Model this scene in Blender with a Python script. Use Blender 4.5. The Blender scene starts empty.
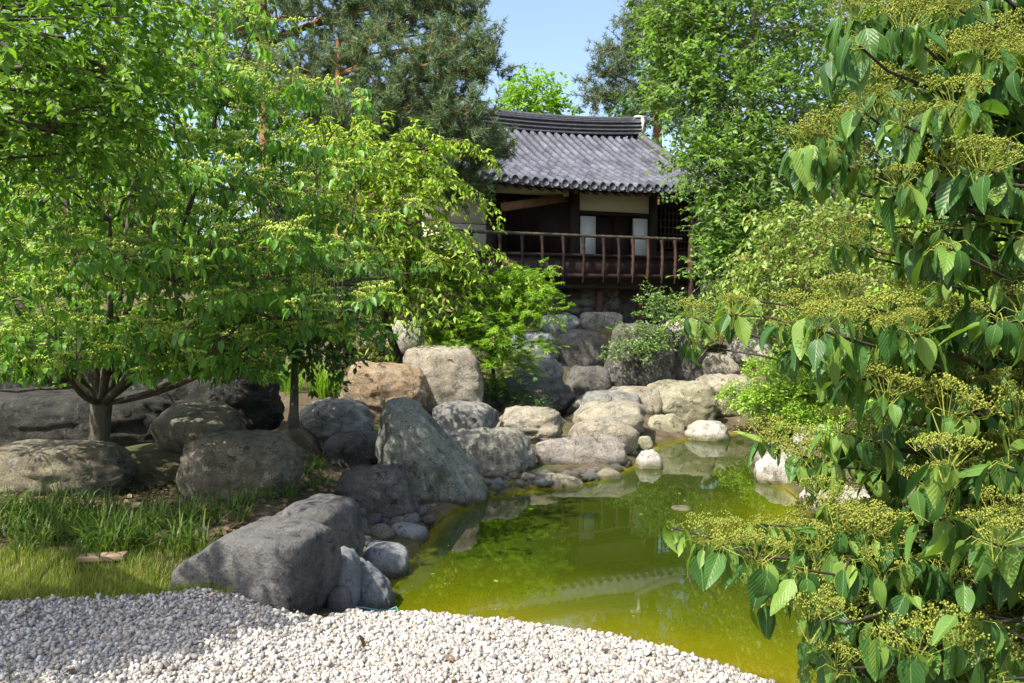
import bpy, math, random
import numpy as np
from mathutils import Vector, noise

SC = bpy.context.scene
COL = SC.collection
R = math.radians

# ------------------------------------------------------------------ camera
F = 796.0
CAM = np.array([0.0, 0.0, 1.6])
PITCH = math.atan(41.5 / F)
cd = bpy.data.cameras.new('camera')
cam = bpy.data.objects.new('camera', cd)
COL.objects.link(cam)
cd.sensor_width = 36.0
cd.lens = F / 1024 * 36.0
cd.clip_start = 0.05
cd.clip_end = 3000
cam.location = CAM
cam.rotation_euler = (math.pi / 2 - PITCH, 0, 0)
SC.camera = cam

# ------------------------------------------------------------------ sky, sun, exposure
SUN_EL, SUN_AZ = R(53), R(47)          # sun stands behind the viewer, a little to the left
to_sun = Vector((-math.sin(SUN_AZ) * math.cos(SUN_EL), -math.cos(SUN_AZ) * math.cos(SUN_EL), math.sin(SUN_EL)))
w = bpy.data.worlds.new('World')
SC.world = w
w.use_nodes = True
nt = w.node_tree
sky = nt.nodes.new('ShaderNodeTexSky')
sky.sky_type = 'NISHITA'
sky.sun_disc = False
sky.sun_elevation = SUN_EL
sky.sun_rotation = math.atan2(to_sun.x, to_sun.y)
sky.air_density = 1.0
sky.dust_density = 3.0
sky.ozone_density = 1.0
bg = nt.nodes['Background']
bg.inputs['Strength'].default_value = 0.15
nt.links.new(sky.outputs[0], bg.inputs['Color'])
sl = bpy.data.lights.new('sun', 'SUN')
sl.energy = 4.9
sl.angle = R(0.5)
sl.color = (1.0, 0.95, 0.86)
so = bpy.data.objects.new('sun', sl)
COL.objects.link(so)
so.rotation_euler = (-to_sun).to_track_quat('-Z', 'Y').to_euler()
SC.view_settings.view_transform = 'Standard'
SC.view_settings.look = 'None'
SC.view_settings.exposure = 1.1
SC.view_settings.gamma = 1.0
SC.view_settings.use_curve_mapping = False
SC.cycles.max_bounces = 8
SC.cycles.transparent_max_bounces = 8
SC.cycles.use_denoising = True
SC.cycles.use_adaptive_sampling = True
SC.cycles.adaptive_threshold = 0.02


# ------------------------------------------------------------------ helpers
def at(px, py, Y):
    """world point at distance Y straight ahead, seen in direction px, py"""
    r = (px - 512) / F
    u = (341.5 - py) / F
    dy = math.cos(PITCH) + u * math.sin(PITCH)
    dz = -math.sin(PITCH) + u * math.cos(PITCH)
    return np.array([r / dy * Y, Y, CAM[2] + dz / dy * Y])


def atz(px, py, z):
    d = at(px, py, 1.0) - CAM
    t = (z - CAM[2]) / d[2]
    return CAM + d * t


def px_of(P):
    P = np.asarray(P, float) - CAM
    f = P[..., 1] * math.cos(PITCH) - P[..., 2] * math.sin(PITCH)
    u = P[..., 1] * math.sin(PITCH) + P[..., 2] * math.cos(PITCH)
    return 512 + F * P[..., 0] / f, 341.5 - F * u / f


def norm(a):
    return a / np.maximum(np.linalg.norm(a, axis=-1, keepdims=True), 1e-9)


def tag(o, label=None, cat=None, group=None, kind=None):
    if label: o['label'] = label
    if cat: o['category'] = cat
    if group: o['group'] = group
    if kind: o['kind'] = kind
    return o


def empty(name, loc, label, cat, group=None):
    o = bpy.data.objects.new(name, None)
    COL.objects.link(o)
    o.location = Vector(loc)
    o.empty_display_size = 0.1
    tag(o, label, cat, group)
    return o


def mesh_np(name, V, faces, mat, parent=None, smooth=False, uv=None):
    """faces: list of int arrays (m,k). uv: (nverts,2) per vertex."""
    V = np.asarray(V, np.float32)
    q_ = parent
    while q_ is not None:
        V = V - np.array(q_.location, np.float32)
        q_ = q_.parent
    me = bpy.data.meshes.new(name)
    faces = [np.asarray(f, np.int32) for f in faces if len(f)]
    nl = sum(f.size for f in faces)
    npoly = sum(len(f) for f in faces)
    me.vertices.add(len(V))
    me.vertices.foreach_set('co', V.ravel())
    me.loops.add(nl)
    vi = np.concatenate([f.ravel() for f in faces])
    me.loops.foreach_set('vertex_index', vi)
    me.polygons.add(npoly)
    sizes = np.concatenate([np.full(len(f), f.shape[1], np.int32) for f in faces])
    st = np.concatenate([[0], np.cumsum(sizes)[:-1]]).astype(np.int32)
    me.polygons.foreach_set('loop_start', st)
    if smooth:
        me.polygons.foreach_set('use_smooth', np.ones(npoly, bool))
    if uv is not None:
        l = me.uv_layers.new(name='UVMap')
        l.data.foreach_set('uv', np.asarray(uv, np.float32)[vi].ravel())
    me.update(calc_edges=True)
    me.validate()
    o = bpy.data.objects.new(name, me)
    COL.objects.link(o)
    if mat: me.materials.append(mat)
    if parent is not None: o.parent = parent
    return o


class MB:
    """collects pieces of ONE mesh"""
    def __init__(self):
        self.V, self.F, self.n = [], {}, 0

    def add(self, V, faces):
        V = np.asarray(V, float)
        for f in faces:
            f = np.asarray(f, int)
            if f.ndim == 1: f = f[None]
            self.F.setdefault(f.shape[1], []).append(f + self.n)
        self.V.append(V)
        self.n += len(V)

    def box(self, c, ax, half):
        """c centre, ax 3x3 rows axes, half sizes"""
        s = np.array([[x, y, z] for x in (-1, 1) for y in (-1, 1) for z in (-1, 1)], float) * half
        V = np.asarray(c) + s @ np.asarray(ax)
        f = [[0, 1, 3, 2], [4, 6, 7, 5], [0, 4, 5, 1], [2, 3, 7, 6], [0, 2, 6, 4], [1, 5, 7, 3]]
        self.add(V, [np.array(f)])

    def tube(self, P, rad, sides=8, cap=True):
        P = np.asarray(P, float)
        V, F_ = tubes(P[None], np.broadcast_to(np.asarray(rad, float), (len(P),))[None], sides)
        self.add(V, [F_])
        if cap:
            k = len(P)
            self.add(V[:sides][::-1], [np.arange(sides)])
            self.add(V[(k - 1) * sides:k * sides], [np.arange(sides)])

    def build(self, name, mat, parent=None, smooth=False):
        return mesh_np(name, np.concatenate(self.V), [np.concatenate(v) for v in self.F.values()], mat, parent, smooth)


def tubes(P, rad, sides=5):
    """P (N,K,3) polylines, rad (N,K) -> verts, quads"""
    N, K, _ = P.shape
    T = np.gradient(P, axis=1)
    T = norm(T)
    ref = np.where(np.abs(T[..., 2:3]) > 0.9, np.array([1.0, 0, 0]), np.array([0, 0, 1.0]))
    B = norm(np.cross(T, ref))
    C = np.cross(B, T)
    a = np.linspace(0, 2 * math.pi, sides, endpoint=False)
    V = P[:, :, None] + rad[:, :, None, None] * (np.cos(a)[None, None, :, None] * B[:, :, None] + np.sin(a)[None, None, :, None] * C[:, :, None])
    idx = np.arange(N * K * sides).reshape(N, K, sides)
    i0, i1 = idx[:, :-1], idx[:, 1:]
    Fq = np.stack([i0, np.roll(i0, -1, 2), np.roll(i1, -1, 2), i1], -1).reshape(-1, 4)
    return V.reshape(-1, 3), Fq


def stamp(tv, tfs, pos, A, hint, size, widen=None):
    """copies template (x width, y length, z normal) to frames; returns verts, faces"""
    A = norm(A)
    B = norm(np.cross(A, hint))
    C = np.cross(B, A)
    s = np.asarray(size, float).reshape(-1, 1, 1)
    wd = np.ones((len(pos), 1, 1)) if widen is None else widen.reshape(-1, 1, 1)
    V = pos[:, None] + s * (tv[None, :, 0:1] * wd * B[:, None] + tv[None, :, 1:2] * A[:, None] + tv[None, :, 2:3] * C[:, None])
    n = len(tv)
    off = (np.arange(len(pos)) * n)
    return V.reshape(-1, 3), [(np.asarray(tf)[None] + off[:, None, None]).reshape(-1, np.asarray(tf).shape[1]) for tf in tfs]


def bez(p0, p1, p2, k):
    t = np.linspace(0, 1, k)[:, None]
    return (1 - t) ** 2 * p0 + 2 * t * (1 - t) * p1 + t * t * p2


# ------------------------------------------------------------------ materials
def new_mat(name):
    m = bpy.data.materials.new(name)
    m.use_nodes = True
    n = m.node_tree.nodes
    n.clear()
    out = n.new('ShaderNodeOutputMaterial')
    return m, n, m.node_tree.links, out


def ramp(n, l, src, stops, interp='LINEAR'):
    r = n.new('ShaderNodeValToRGB')
    r.color_ramp.interpolation = interp
    e = r.color_ramp.elements
    while len(e) < len(stops): e.new(0.5)
    for k, (p, c) in enumerate(stops):
        e[k].position = p
        e[k].color = (*c, 1) if len(c) == 3 else c
    l.new(src, r.inputs[0])
    return r.outputs[0]


def noise_tex(n, l, vec, scale, detail=6, rough=0.6, dist=0.0):
    t = n.new('ShaderNodeTexNoise')
    t.inputs['Scale'].default_value = scale
    t.inputs['Detail'].default_value = detail
    t.inputs['Roughness'].default_value = rough
    t.inputs['Distortion'].default_value = dist
    if vec is not None: l.new(vec, t.inputs['Vector'])
    return t.outputs['Fac']


def mixc(n, l, fac, a, b, mode='MIX'):
    m = n.new('ShaderNodeMix')
    m.data_type = 'RGBA'
    m.blend_type = mode
    for sock, v in ((m.inputs[0], fac), (m.inputs[6], a), (m.inputs[7], b)):
        if isinstance(v, (float, int)): sock.default_value = v
        elif isinstance(v, tuple): sock.default_value = (*v, 1)
        else: l.new(v, sock)
    return m.outputs[2]


def leaf_mat(name, cols, trans=0.35, rough=0.45, spec=0.3, veins=False, tint=(1.2, 1.3, 0.45), dry=None, gain=1.3, warm=1.25):
    """cols: three base colours picked per leaf"""
    m, n, l, out = new_mat(name)
    g = n.new('ShaderNodeNewGeometry')
    k = len(cols)
    cols = [(x[0] * gain * warm, x[1] * gain, x[2] * gain) for x in cols]
    stops = [(i / (k - 1) * (0.93 if dry else 1.0), x) for i, x in enumerate(cols)] + ([(0.955, dry)] if dry else [])
    c = ramp(n, l, g.outputs['Random Per Island'], stops)
    p = n.new('ShaderNodeBsdfPrincipled')
    l.new(c, p.inputs['Base Color'])
    p.inputs['Roughness'].default_value = rough
    p.inputs['Specular IOR Level'].default_value = spec
    if veins:
        tc = n.new('ShaderNodeUVMap')
        sx = n.new('ShaderNodeSeparateXYZ')
        l.new(tc.outputs[0], sx.inputs[0])
        ab = n.new('ShaderNodeMath'); ab.operation = 'ABSOLUTE'
        l.new(sx.outputs[0], ab.inputs[0])
        m1 = n.new('ShaderNodeMath'); m1.operation = 'MULTIPLY_ADD'
        l.new(ab.outputs[0], m1.inputs[0]); m1.inputs[1].default_value = -0.55; l.new(sx.outputs[1], m1.inputs[2])
        m2 = n.new('ShaderNodeMath'); m2.operation = 'MULTIPLY'
        l.new(m1.outputs[0], m2.inputs[0]); m2.inputs[1].default_value = 46
        sn = n.new('ShaderNodeMath'); sn.operation = 'SINE'
        l.new(m2.outputs[0], sn.inputs[0])
        b = n.new('ShaderNodeBump')
        b.inputs['Strength'].default_value = 0.22
        b.inputs['Distance'].default_value = 0.002
        l.new(sn.outputs[0], b.inputs['Height'])
        l.new(b.outputs[0], p.inputs['Normal'])
        mid = ramp(n, l, ab.outputs[0], [(0.0, (1, 1, 1)), (0.05, (0, 0, 0))])
        c2 = mixc(n, l, mid, c, (0.2, 0.3, 0.08))
        l.new(c2, p.inputs['Base Color'])
    t = n.new('ShaderNodeBsdfTranslucent')
    ct = mixc(n, l, 1.0, c, tint, 'MULTIPLY')
    l.new(ct, t.inputs['Color'])
    mx = n.new('ShaderNodeMixShader')
    mx.inputs[0].default_value = trans
    l.new(p.outputs[0], mx.inputs[1])
    l.new(t.outputs[0], mx.inputs[2])
    l.new(mx.outputs[0], out.inputs[0])
    return m


def rock_mat(name, c1, c2, c3, lichen=(0.42, 0.43, 0.36), lich_amt=0.35, rough=0.88, speck=0.5, moss=0.0, gain=0.86):
    c1, c2, c3, lichen = [tuple(v * gain for v in c) for c in (c1, c2, c3, lichen)]
    m, n, l, out = new_mat(name)
    tc = n.new('ShaderNodeTexCoord')
    oi = n.new('ShaderNodeObjectInfo')
    va = n.new('ShaderNodeVectorMath'); va.operation = 'MULTIPLY_ADD'
    l.new(oi.outputs['Random'], va.inputs[0]); va.inputs[1].default_value = (37, 53, 71)
    l.new(tc.outputs['Object'], va.inputs[2])
    v = va.outputs[0]
    big = noise_tex(n, l, v, 2.6, 6, 0.65, 0.6)
    base = ramp(n, l, big, [(0.28, c1), (0.5, c2), (0.72, c3)])
    # mineral staining running down the faces
    mp = n.new('ShaderNodeMapping'); mp.inputs['Scale'].default_value = (5, 5, 1.3)
    l.new(v, mp.inputs[0])
    st = ramp(n, l, noise_tex(n, l, mp.outputs[0], 1.0, 6, 0.7, 0.5), [(0.30, (0.38, 0.36, 0.33)), (0.48, (0.95, 0.95, 0.95)), (0.70, (1.35, 1.30, 1.18))])
    base = mixc(n, l, 0.8, base, st, 'MULTIPLY')
    # crisp lichen patches in two sizes
    lf = ramp(n, l, noise_tex(n, l, v, 11, 9, 0.75, 0.3), [(0.55, (0, 0, 0)), (0.60, (lich_amt,) * 3), (0.7, (lich_amt * 1.3,) * 3)])
    base = mixc(n, l, lf, base, lichen)
    df = ramp(n, l, noise_tex(n, l, v, 7.3, 9, 0.8, 0.8), [(0.40, (0.85,) * 3), (0.46, (0, 0, 0))])
    base = mixc(n, l, df, base, tuple(x * 0.35 for x in c1))
    fine = noise_tex(n, l, v, 75, 4, 0.75)
    ff = ramp(n, l, fine, [(0.34, (1 - speck * 0.95,) * 3), (0.50, (1.0,) * 3), (0.68, (1 + speck * 0.45,) * 3)])
    base = mixc(n, l, 1.0, base, ff, 'MULTIPLY')
    # damp, algae-stained band where the stone stands in the pond
    ge = n.new('ShaderNodeNewGeometry')
    sz = n.new('ShaderNodeSeparateXYZ'); l.new(ge.outputs['Position'], sz.inputs[0])
    wz = n.new('ShaderNodeMath'); wz.operation = 'MULTIPLY_ADD'
    l.new(big, wz.inputs[0]); wz.inputs[1].default_value = -0.12; l.new(sz.outputs[2], wz.inputs[2])
    mr = n.new('ShaderNodeMapRange')
    l.new(wz.outputs[0], mr.inputs[0])
    mr.inputs[1].default_value = WL - 0.03; mr.inputs[2].default_value = WL + 0.05
    mr.inputs[3].default_value = 1.0; mr.inputs[4].default_value = 0.0
    base = mixc(n, l, mr.outputs[0], base, mixc(n, l, 1.0, base, (0.36, 0.36, 0.24), 'MULTIPLY'))
    p = n.new('ShaderNodeBsdfPrincipled')
    l.new(base, p.inputs['Base Color'])
    rg = n.new('ShaderNodeMapRange')
    l.new(mr.outputs[0], rg.inputs[0]); rg.inputs[3].default_value = rough; rg.inputs[4].default_value = 0.35
    l.new(rg.outputs[0], p.inputs['Roughness'])
    p.inputs['Specular IOR Level'].default_value = 0.2
    bm = n.new('ShaderNodeBump')
    bm.inputs['Strength'].default_value = 0.9
    bm.inputs['Distance'].default_value = 0.07
    ad = n.new('ShaderNodeMath'); ad.operation = 'MULTIPLY_ADD'
    l.new(noise_tex(n, l, v, 55, 6, 0.8), ad.inputs[0]); ad.inputs[1].default_value = 0.30
    l.new(noise_tex(n, l, v, 12, 9, 0.75), ad.inputs[2])
    l.new(ad.outputs[0], bm.inputs['Height'])
    l.new(bm.outputs[0], p.inputs['Normal'])
    l.new(p.outputs[0], out.inputs[0])
    return m


def plain_mat(name, c1, c2, scale=8, rough=0.7, spec=0.3, stretch=(1, 1, 1), bump=0.2, island=None):
    m, n, l, out = new_mat(name)
    tc = n.new('ShaderNodeTexCoord')
    mp = n.new('ShaderNodeMapping')
    mp.inputs['Scale'].default_value = stretch
    l.new(tc.outputs['Object'], mp.inputs[0])
    f = noise_tex(n, l, mp.outputs[0], scale, 7, 0.65)
    c = ramp(n, l, f, [(0.3, c1), (0.7, c2)])
    if island is not None:
        g = n.new('ShaderNodeNewGeometry')
        k = len(island)
        ic = ramp(n, l, g.outputs['Random Per Island'], [(i / (k - 1), x) for i, x in enumerate(island)])
        c = mixc(n, l, 1.0, c, ic, 'MULTIPLY')
    p = n.new('ShaderNodeBsdfPrincipled')
    l.new(c, p.inputs['Base Color'])
    p.inputs['Roughness'].default_value = rough
    p.inputs['Specular IOR Level'].default_value = spec
    if bump:
        b = n.new('ShaderNodeBump')
        b.inputs['Strength'].default_value = bump
        b.inputs['Distance'].default_value = 0.02
        l.new(f, b.inputs['Height'])
        l.new(b.outputs[0], p.inputs['Normal'])
    l.new(p.outputs[0], out.inputs[0])
    return m


WL = -0.45                                   # water level
M = {}
M['beige'] = rock_mat('beige stone', (0.25, 0.22, 0.16), (0.37, 0.33, 0.25), (0.44, 0.40, 0.32), lich_amt=0.4)
M['pale'] = rock_mat('pale stone', (0.40, 0.37, 0.30), (0.52, 0.49, 0.42), (0.62, 0.60, 0.54), lichen=(0.6, 0.6, 0.55), lich_amt=0.5)
M['grey'] = rock_mat('grey stone', (0.17, 0.165, 0.15), (0.27, 0.265, 0.235), (0.35, 0.345, 0.31))
M['mottled'] = rock_mat('mottled stone', (0.20, 0.19, 0.155), (0.31, 0.295, 0.24), (0.40, 0.385, 0.32), lichen=(0.48, 0.48, 0.42), lich_amt=0.6)
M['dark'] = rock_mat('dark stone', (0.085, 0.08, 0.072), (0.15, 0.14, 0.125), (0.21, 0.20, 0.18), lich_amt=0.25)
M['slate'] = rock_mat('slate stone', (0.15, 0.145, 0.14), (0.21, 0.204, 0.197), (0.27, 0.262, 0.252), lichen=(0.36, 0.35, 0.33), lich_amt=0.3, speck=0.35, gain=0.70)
M['blue'] = rock_mat('blue grey stone', (0.19, 0.20, 0.21), (0.27, 0.285, 0.30), (0.34, 0.355, 0.365), lichen=(0.40, 0.42, 0.41), lich_amt=0.25, speck=0.4)
M['green'] = rock_mat('green grey stone', (0.17, 0.18, 0.14), (0.26, 0.27, 0.22), (0.34, 0.345, 0.29), lichen=(0.42, 0.44, 0.36), lich_amt=0.6)
M['orange'] = rock_mat('rusty stone', (0.22, 0.15, 0.085), (0.34, 0.245, 0.15), (0.44, 0.36, 0.25), lich_amt=0.4)
M['pink'] = rock_mat('pinkish stone', (0.20, 0.18, 0.15), (0.32, 0.285, 0.245), (0.40, 0.37, 0.325), lich_amt=0.5)
M['mossy'] = rock_mat('mossy stone', (0.19, 0.175, 0.11), (0.33, 0.31, 0.21), (0.43, 0.41, 0.30), lichen=(0.45, 0.45, 0.30), lich_amt=0.5)
M['brown'] = rock_mat('brown stone', (0.17, 0.145, 0.095), (0.25, 0.22, 0.15), (0.32, 0.29, 0.215), lich_amt=0.4, gain=0.8)

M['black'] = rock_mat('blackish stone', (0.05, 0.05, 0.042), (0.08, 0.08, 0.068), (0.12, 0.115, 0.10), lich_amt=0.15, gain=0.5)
M['bark'] = plain_mat('grey bark', (0.045, 0.038, 0.028), (0.13, 0.115, 0.085), 14, 0.9, 0.1, (1, 1, 0.25), 0.6)
M['darkbark'] = plain_mat('dark twig bark', (0.025, 0.02, 0.016), (0.07, 0.055, 0.042), 20, 0.8, 0.2, (1, 1, 1), 0.3)
M['pinebark'] = plain_mat('red pine bark', (0.12, 0.06, 0.03), (0.30, 0.16, 0.085), 7, 0.9, 0.1, (1, 1, 0.5), 0.7)
M['palebark'] = plain_mat('pale birch bark', (0.14, 0.12, 0.09), (0.36, 0.33, 0.28), 8, 0.8, 0.2, (1, 1, 3), 0.3)

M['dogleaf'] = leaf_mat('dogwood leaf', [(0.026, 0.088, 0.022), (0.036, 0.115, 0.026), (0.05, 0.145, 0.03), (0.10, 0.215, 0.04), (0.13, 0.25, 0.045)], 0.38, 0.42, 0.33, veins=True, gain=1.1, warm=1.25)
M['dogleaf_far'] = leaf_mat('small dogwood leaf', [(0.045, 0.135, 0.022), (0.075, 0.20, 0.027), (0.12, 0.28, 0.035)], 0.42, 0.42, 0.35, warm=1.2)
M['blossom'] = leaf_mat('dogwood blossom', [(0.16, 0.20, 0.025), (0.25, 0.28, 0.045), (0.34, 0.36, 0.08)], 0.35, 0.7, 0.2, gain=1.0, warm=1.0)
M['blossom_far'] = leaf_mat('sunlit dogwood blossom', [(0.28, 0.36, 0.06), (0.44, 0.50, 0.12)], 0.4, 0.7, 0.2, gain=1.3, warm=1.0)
M['ashleaf'] = leaf_mat('broad leaf', [(0.045, 0.12, 0.016), (0.085, 0.20, 0.022), (0.13, 0.28, 0.03)], 0.46, 0.45)
M['darkleaf'] = leaf_mat('dark leaf', [(0.020, 0.06, 0.012), (0.038, 0.105, 0.016), (0.06, 0.15, 0.022)], 0.35, 0.45)
M['cherryleaf'] = leaf_mat('cherry leaf', [(0.10, 0.22, 0.025), (0.17, 0.32, 0.035), (0.26, 0.42, 0.06)], 0.5, 0.5, 0.2, dry=(0.26, 0.16, 0.09))
M['mapleleaf'] = leaf_mat('maple leaf', [(0.09, 0.24, 0.022), (0.15, 0.34, 0.03), (0.22, 0.42, 0.04)], 0.5, 0.5, 0.3, gain=0.95)
M['birchleaf'] = leaf_mat('light tree leaf', [(0.055, 0.16, 0.028), (0.085, 0.225, 0.036), (0.14, 0.30, 0.055)], 0.42, 0.5, gain=1.2, warm=1.4)
M['farleaf'] = leaf_mat('far tree leaf', [(0.04, 0.10, 0.022), (0.07, 0.15, 0.03), (0.11, 0.20, 0.045)], 0.4, 0.5)
M['brightleaf'] = leaf_mat('bright tree leaf', [(0.10, 0.25, 0.025), (0.16, 0.33, 0.035)], 0.45, 0.5)
M['needle'] = leaf_mat('pine needle', [(0.055, 0.10, 0.048), (0.10, 0.155, 0.075), (0.17, 0.23, 0.115)], 0.3, 0.6, 0.2, gain=1.1, warm=1.0)
M['blueneedle'] = leaf_mat('blue pine needle', [(0.055, 0.10, 0.06), (0.09, 0.15, 0.08)], 0.25, 0.5)
M['coverleaf'] = leaf_mat('ground cover leaf', [(0.10, 0.24, 0.028), (0.17, 0.35, 0.042), (0.26, 0.44, 0.075)], 0.45, 0.45)
M['cotoleaf'] = leaf_mat('cotoneaster leaf', [(0.05, 0.13, 0.028), (0.09, 0.20, 0.045), (0.15, 0.28, 0.085)], 0.35, 0.4)
M['mulleaf'] = leaf_mat('yellow shrub leaf', [(0.09, 0.19, 0.03), (0.15, 0.26, 0.05), (0.20, 0.31, 0.08)], 0.42, 0.5, dry=(0.32, 0.18, 0.10))
M['blade'] = leaf_mat('grass blade', [(0.055, 0.15, 0.022), (0.085, 0.20, 0.03), (0.15, 0.25, 0.05)], 0.4, 0.4, gain=0.68)
M['lawn'] = leaf_mat('lawn blade', [(0.06, 0.125, 0.015), (0.11, 0.18, 0.02), (0.17, 0.205, 0.04)], 0.45, 0.5, gain=1.35)
M['drygrass'] = leaf_mat('dry leaf', [(0.09, 0.055, 0.03), (0.16, 0.11, 0.065), (0.26, 0.20, 0.13)], 0.2, 0.8, 0.1, gain=0.9, warm=1.0)
M['gravel'] = plain_mat('white gravel', (0.32, 0.308, 0.287), (0.50, 0.482, 0.452), 60, 0.8, 0.3, (1, 1, 1), 0.1,
                        island=[(0.30, 0.29, 0.29), (0.65, 0.63, 0.61), (0.95, 0.93, 0.90), (0.80, 0.70, 0.58), (0.50, 0.48, 0.47), (1.1, 1.1, 1.1), (0.85, 0.85, 0.86)])
M['gravelbed'] = plain_mat('gravel bed', (0.16, 0.15, 0.14), (0.45, 0.43, 0.41), 90, 0.9, 0.2, (1, 1, 1), 0.6)
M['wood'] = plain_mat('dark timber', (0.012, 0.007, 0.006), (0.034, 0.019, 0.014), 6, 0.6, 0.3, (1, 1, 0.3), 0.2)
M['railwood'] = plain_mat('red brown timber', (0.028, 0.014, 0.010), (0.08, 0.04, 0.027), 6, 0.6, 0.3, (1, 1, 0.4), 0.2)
M['beam'] = plain_mat('warm timber', (0.16, 0.08, 0.045), (0.30, 0.17, 0.10), 6, 0.7, 0.2, (0.4, 1, 1), 0.2)
M['plaster'] = plain_mat('white plaster', (0.66, 0.60, 0.46), (0.72, 0.67, 0.54), 5, 0.9, 0.1, (1, 1, 1), 0.05)
M['paper'] = plain_mat('door paper', (0.76, 0.77, 0.77), (0.83, 0.84, 0.84), 5, 0.9, 0.1, (1, 1, 1), 0.0)
M['rooftile'] = plain_mat('grey roof tile', (0.035, 0.038, 0.052), (0.120, 0.123, 0.150), 2.2, 0.55, 0.4, (1, 1, 1), 0.15,
                          island=[(0.6, 0.6, 0.62), (1, 1, 1), (0.85, 0.85, 0.88), (1.2, 1.18, 1.15), (0.95, 0.95, 0.92)])
M['ridge'] = plain_mat('dark ridge tile', (0.03, 0.031, 0.036), (0.085, 0.085, 0.095), 9, 0.6, 0.4, (1, 1, 1), 0.2)
M['hose'] = plain_mat('teal hose', (0.05, 0.22, 0.24), (0.08, 0.28, 0.3), 5, 0.4, 0.4, (1, 1, 1), 0.0)
M['plank'] = plain_mat('weathered board', (0.16, 0.11, 0.07), (0.30, 0.22, 0.15), 9, 0.9, 0.1, (0.2, 1, 1), 0.4)


def ground_material():
    m, n, l, out = new_mat('soil and moss')
    tc = n.new('ShaderNodeTexCoord')
    v = tc.outputs['Object']
    soil = ramp(n, l, noise_tex(n, l, v, 5, 9, 0.75), [(0.3, (0.05, 0.036, 0.022)), (0.55, (0.11, 0.085, 0.055)), (0.75, (0.2, 0.165, 0.115))])
    gr = ramp(n, l, noise_tex(n, l, v, 30, 5, 0.7), [(0.3, (0.025, 0.035, 0.010)), (0.7, (0.06, 0.085, 0.022))])
    f = ramp(n, l, noise_tex(n, l, v, 0.8, 5, 0.6), [(0.46, (0, 0, 0)), (0.62, (0.8, 0.8, 0.8))])
    c = mixc(n, l, f, soil, gr)
    sp = n.new('ShaderNodeSeparateXYZ'); l.new(v, sp.inputs[0])
    hz = n.new('ShaderNodeMapRange')
    l.new(sp.outputs[2], hz.inputs[0])
    hz.inputs[1].default_value = -0.40; hz.inputs[2].default_value = -0.47
    bed = ramp(n, l, noise_tex(n, l, v, 4, 6, 0.7), [(0.3, (0.09, 0.08, 0.01)), (0.7, (0.22, 0.2, 0.03))])
    c = mixc(n, l, hz.outputs[0], c, bed)
    p = n.new('ShaderNodeBsdfPrincipled')
    l.new(c, p.inputs['Base Color'])
    p.inputs['Roughness'].default_value = 0.95
    p.inputs['Specular IOR Level'].default_value = 0.1
    b = n.new('ShaderNodeBump')
    b.inputs['Strength'].default_value = 0.8
    b.inputs['Distance'].default_value = 0.04
    l.new(noise_tex(n, l, v, 18, 8, 0.75), b.inputs['Height'])
    l.new(b.outputs[0], p.inputs['Normal'])
    l.new(p.outputs[0], out.inputs[0])
    return m


def water_material():
    m, n, l, out = new_mat('murky green water')
    tc = n.new('ShaderNodeTexCoord')
    v = tc.outputs['Object']
    b = n.new('ShaderNodeBump')
    b.inputs['Strength'].default_value = 0.02
    b.inputs['Distance'].default_value = 0.02
    mp = n.new('ShaderNodeMapping'); mp.inputs['Scale'].default_value = (1.0, 1.6, 1)
    l.new(v, mp.inputs[0])
    l.new(noise_tex(n, l, mp.outputs[0], 2.2, 3, 0.5, 0.3), b.inputs['Height'])
    murk = n.new('ShaderNodeBsdfDiffuse')
    at_ = n.new('ShaderNodeAttribute'); at_.attribute_name = 'depth'
    wob = n.new('ShaderNodeMath'); wob.operation = 'MULTIPLY_ADD'
    l.new(noise_tex(n, l, v, 1.3, 5, 0.6), wob.inputs[0]); wob.inputs[1].default_value = 0.25
    l.new(at_.outputs['Fac'], wob.inputs[2])
    c = ramp(n, l, wob.outputs[0], [(0.14, (0.15, 0.12, 0.004)), (0.34, (0.095, 0.095, 0.002)), (0.55, (0.055, 0.068, 0.002)), (0.95, (0.024, 0.036, 0.003))])
    l.new(c, murk.inputs['Color'])
    tr = n.new('ShaderNodeBsdfTransparent')
    tr.inputs['Color'].default_value = (0.78, 0.80, 0.25, 1)
    op = ramp(n, l, at_.outputs['Fac'], [(0.0, (0.35,) * 3), (0.1, (0.9,) * 3), (0.25, (1, 1, 1))])
    body = n.new('ShaderNodeMixShader')
    l.new(op, body.inputs[0]); l.new(tr.outputs[0], body.inputs[1]); l.new(murk.outputs[0], body.inputs[2])
    gl = n.new('ShaderNodeBsdfGlossy')
    gl.inputs['Roughness'].default_value = 0.025
    l.new(b.outputs[0], gl.inputs['Normal'])
    fr = n.new('ShaderNodeFresnel'); fr.inputs['IOR'].default_value = 1.78
    l.new(b.outputs[0], fr.inputs['Normal'])
    mx = n.new('ShaderNodeMixShader')
    l.new(fr.outputs[0], mx.inputs[0]); l.new(body.outputs[0], mx.inputs[1]); l.new(gl.outputs[0], mx.inputs[2])
    l.new(mx.outputs[0], out.inputs[0])
    return m


# ------------------------------------------------------------------ boulders (defined first: the ground is fitted to them)
WL = -0.45                                   # water level
CTRL = []                                    # ground control points
ROCKS = []


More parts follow.
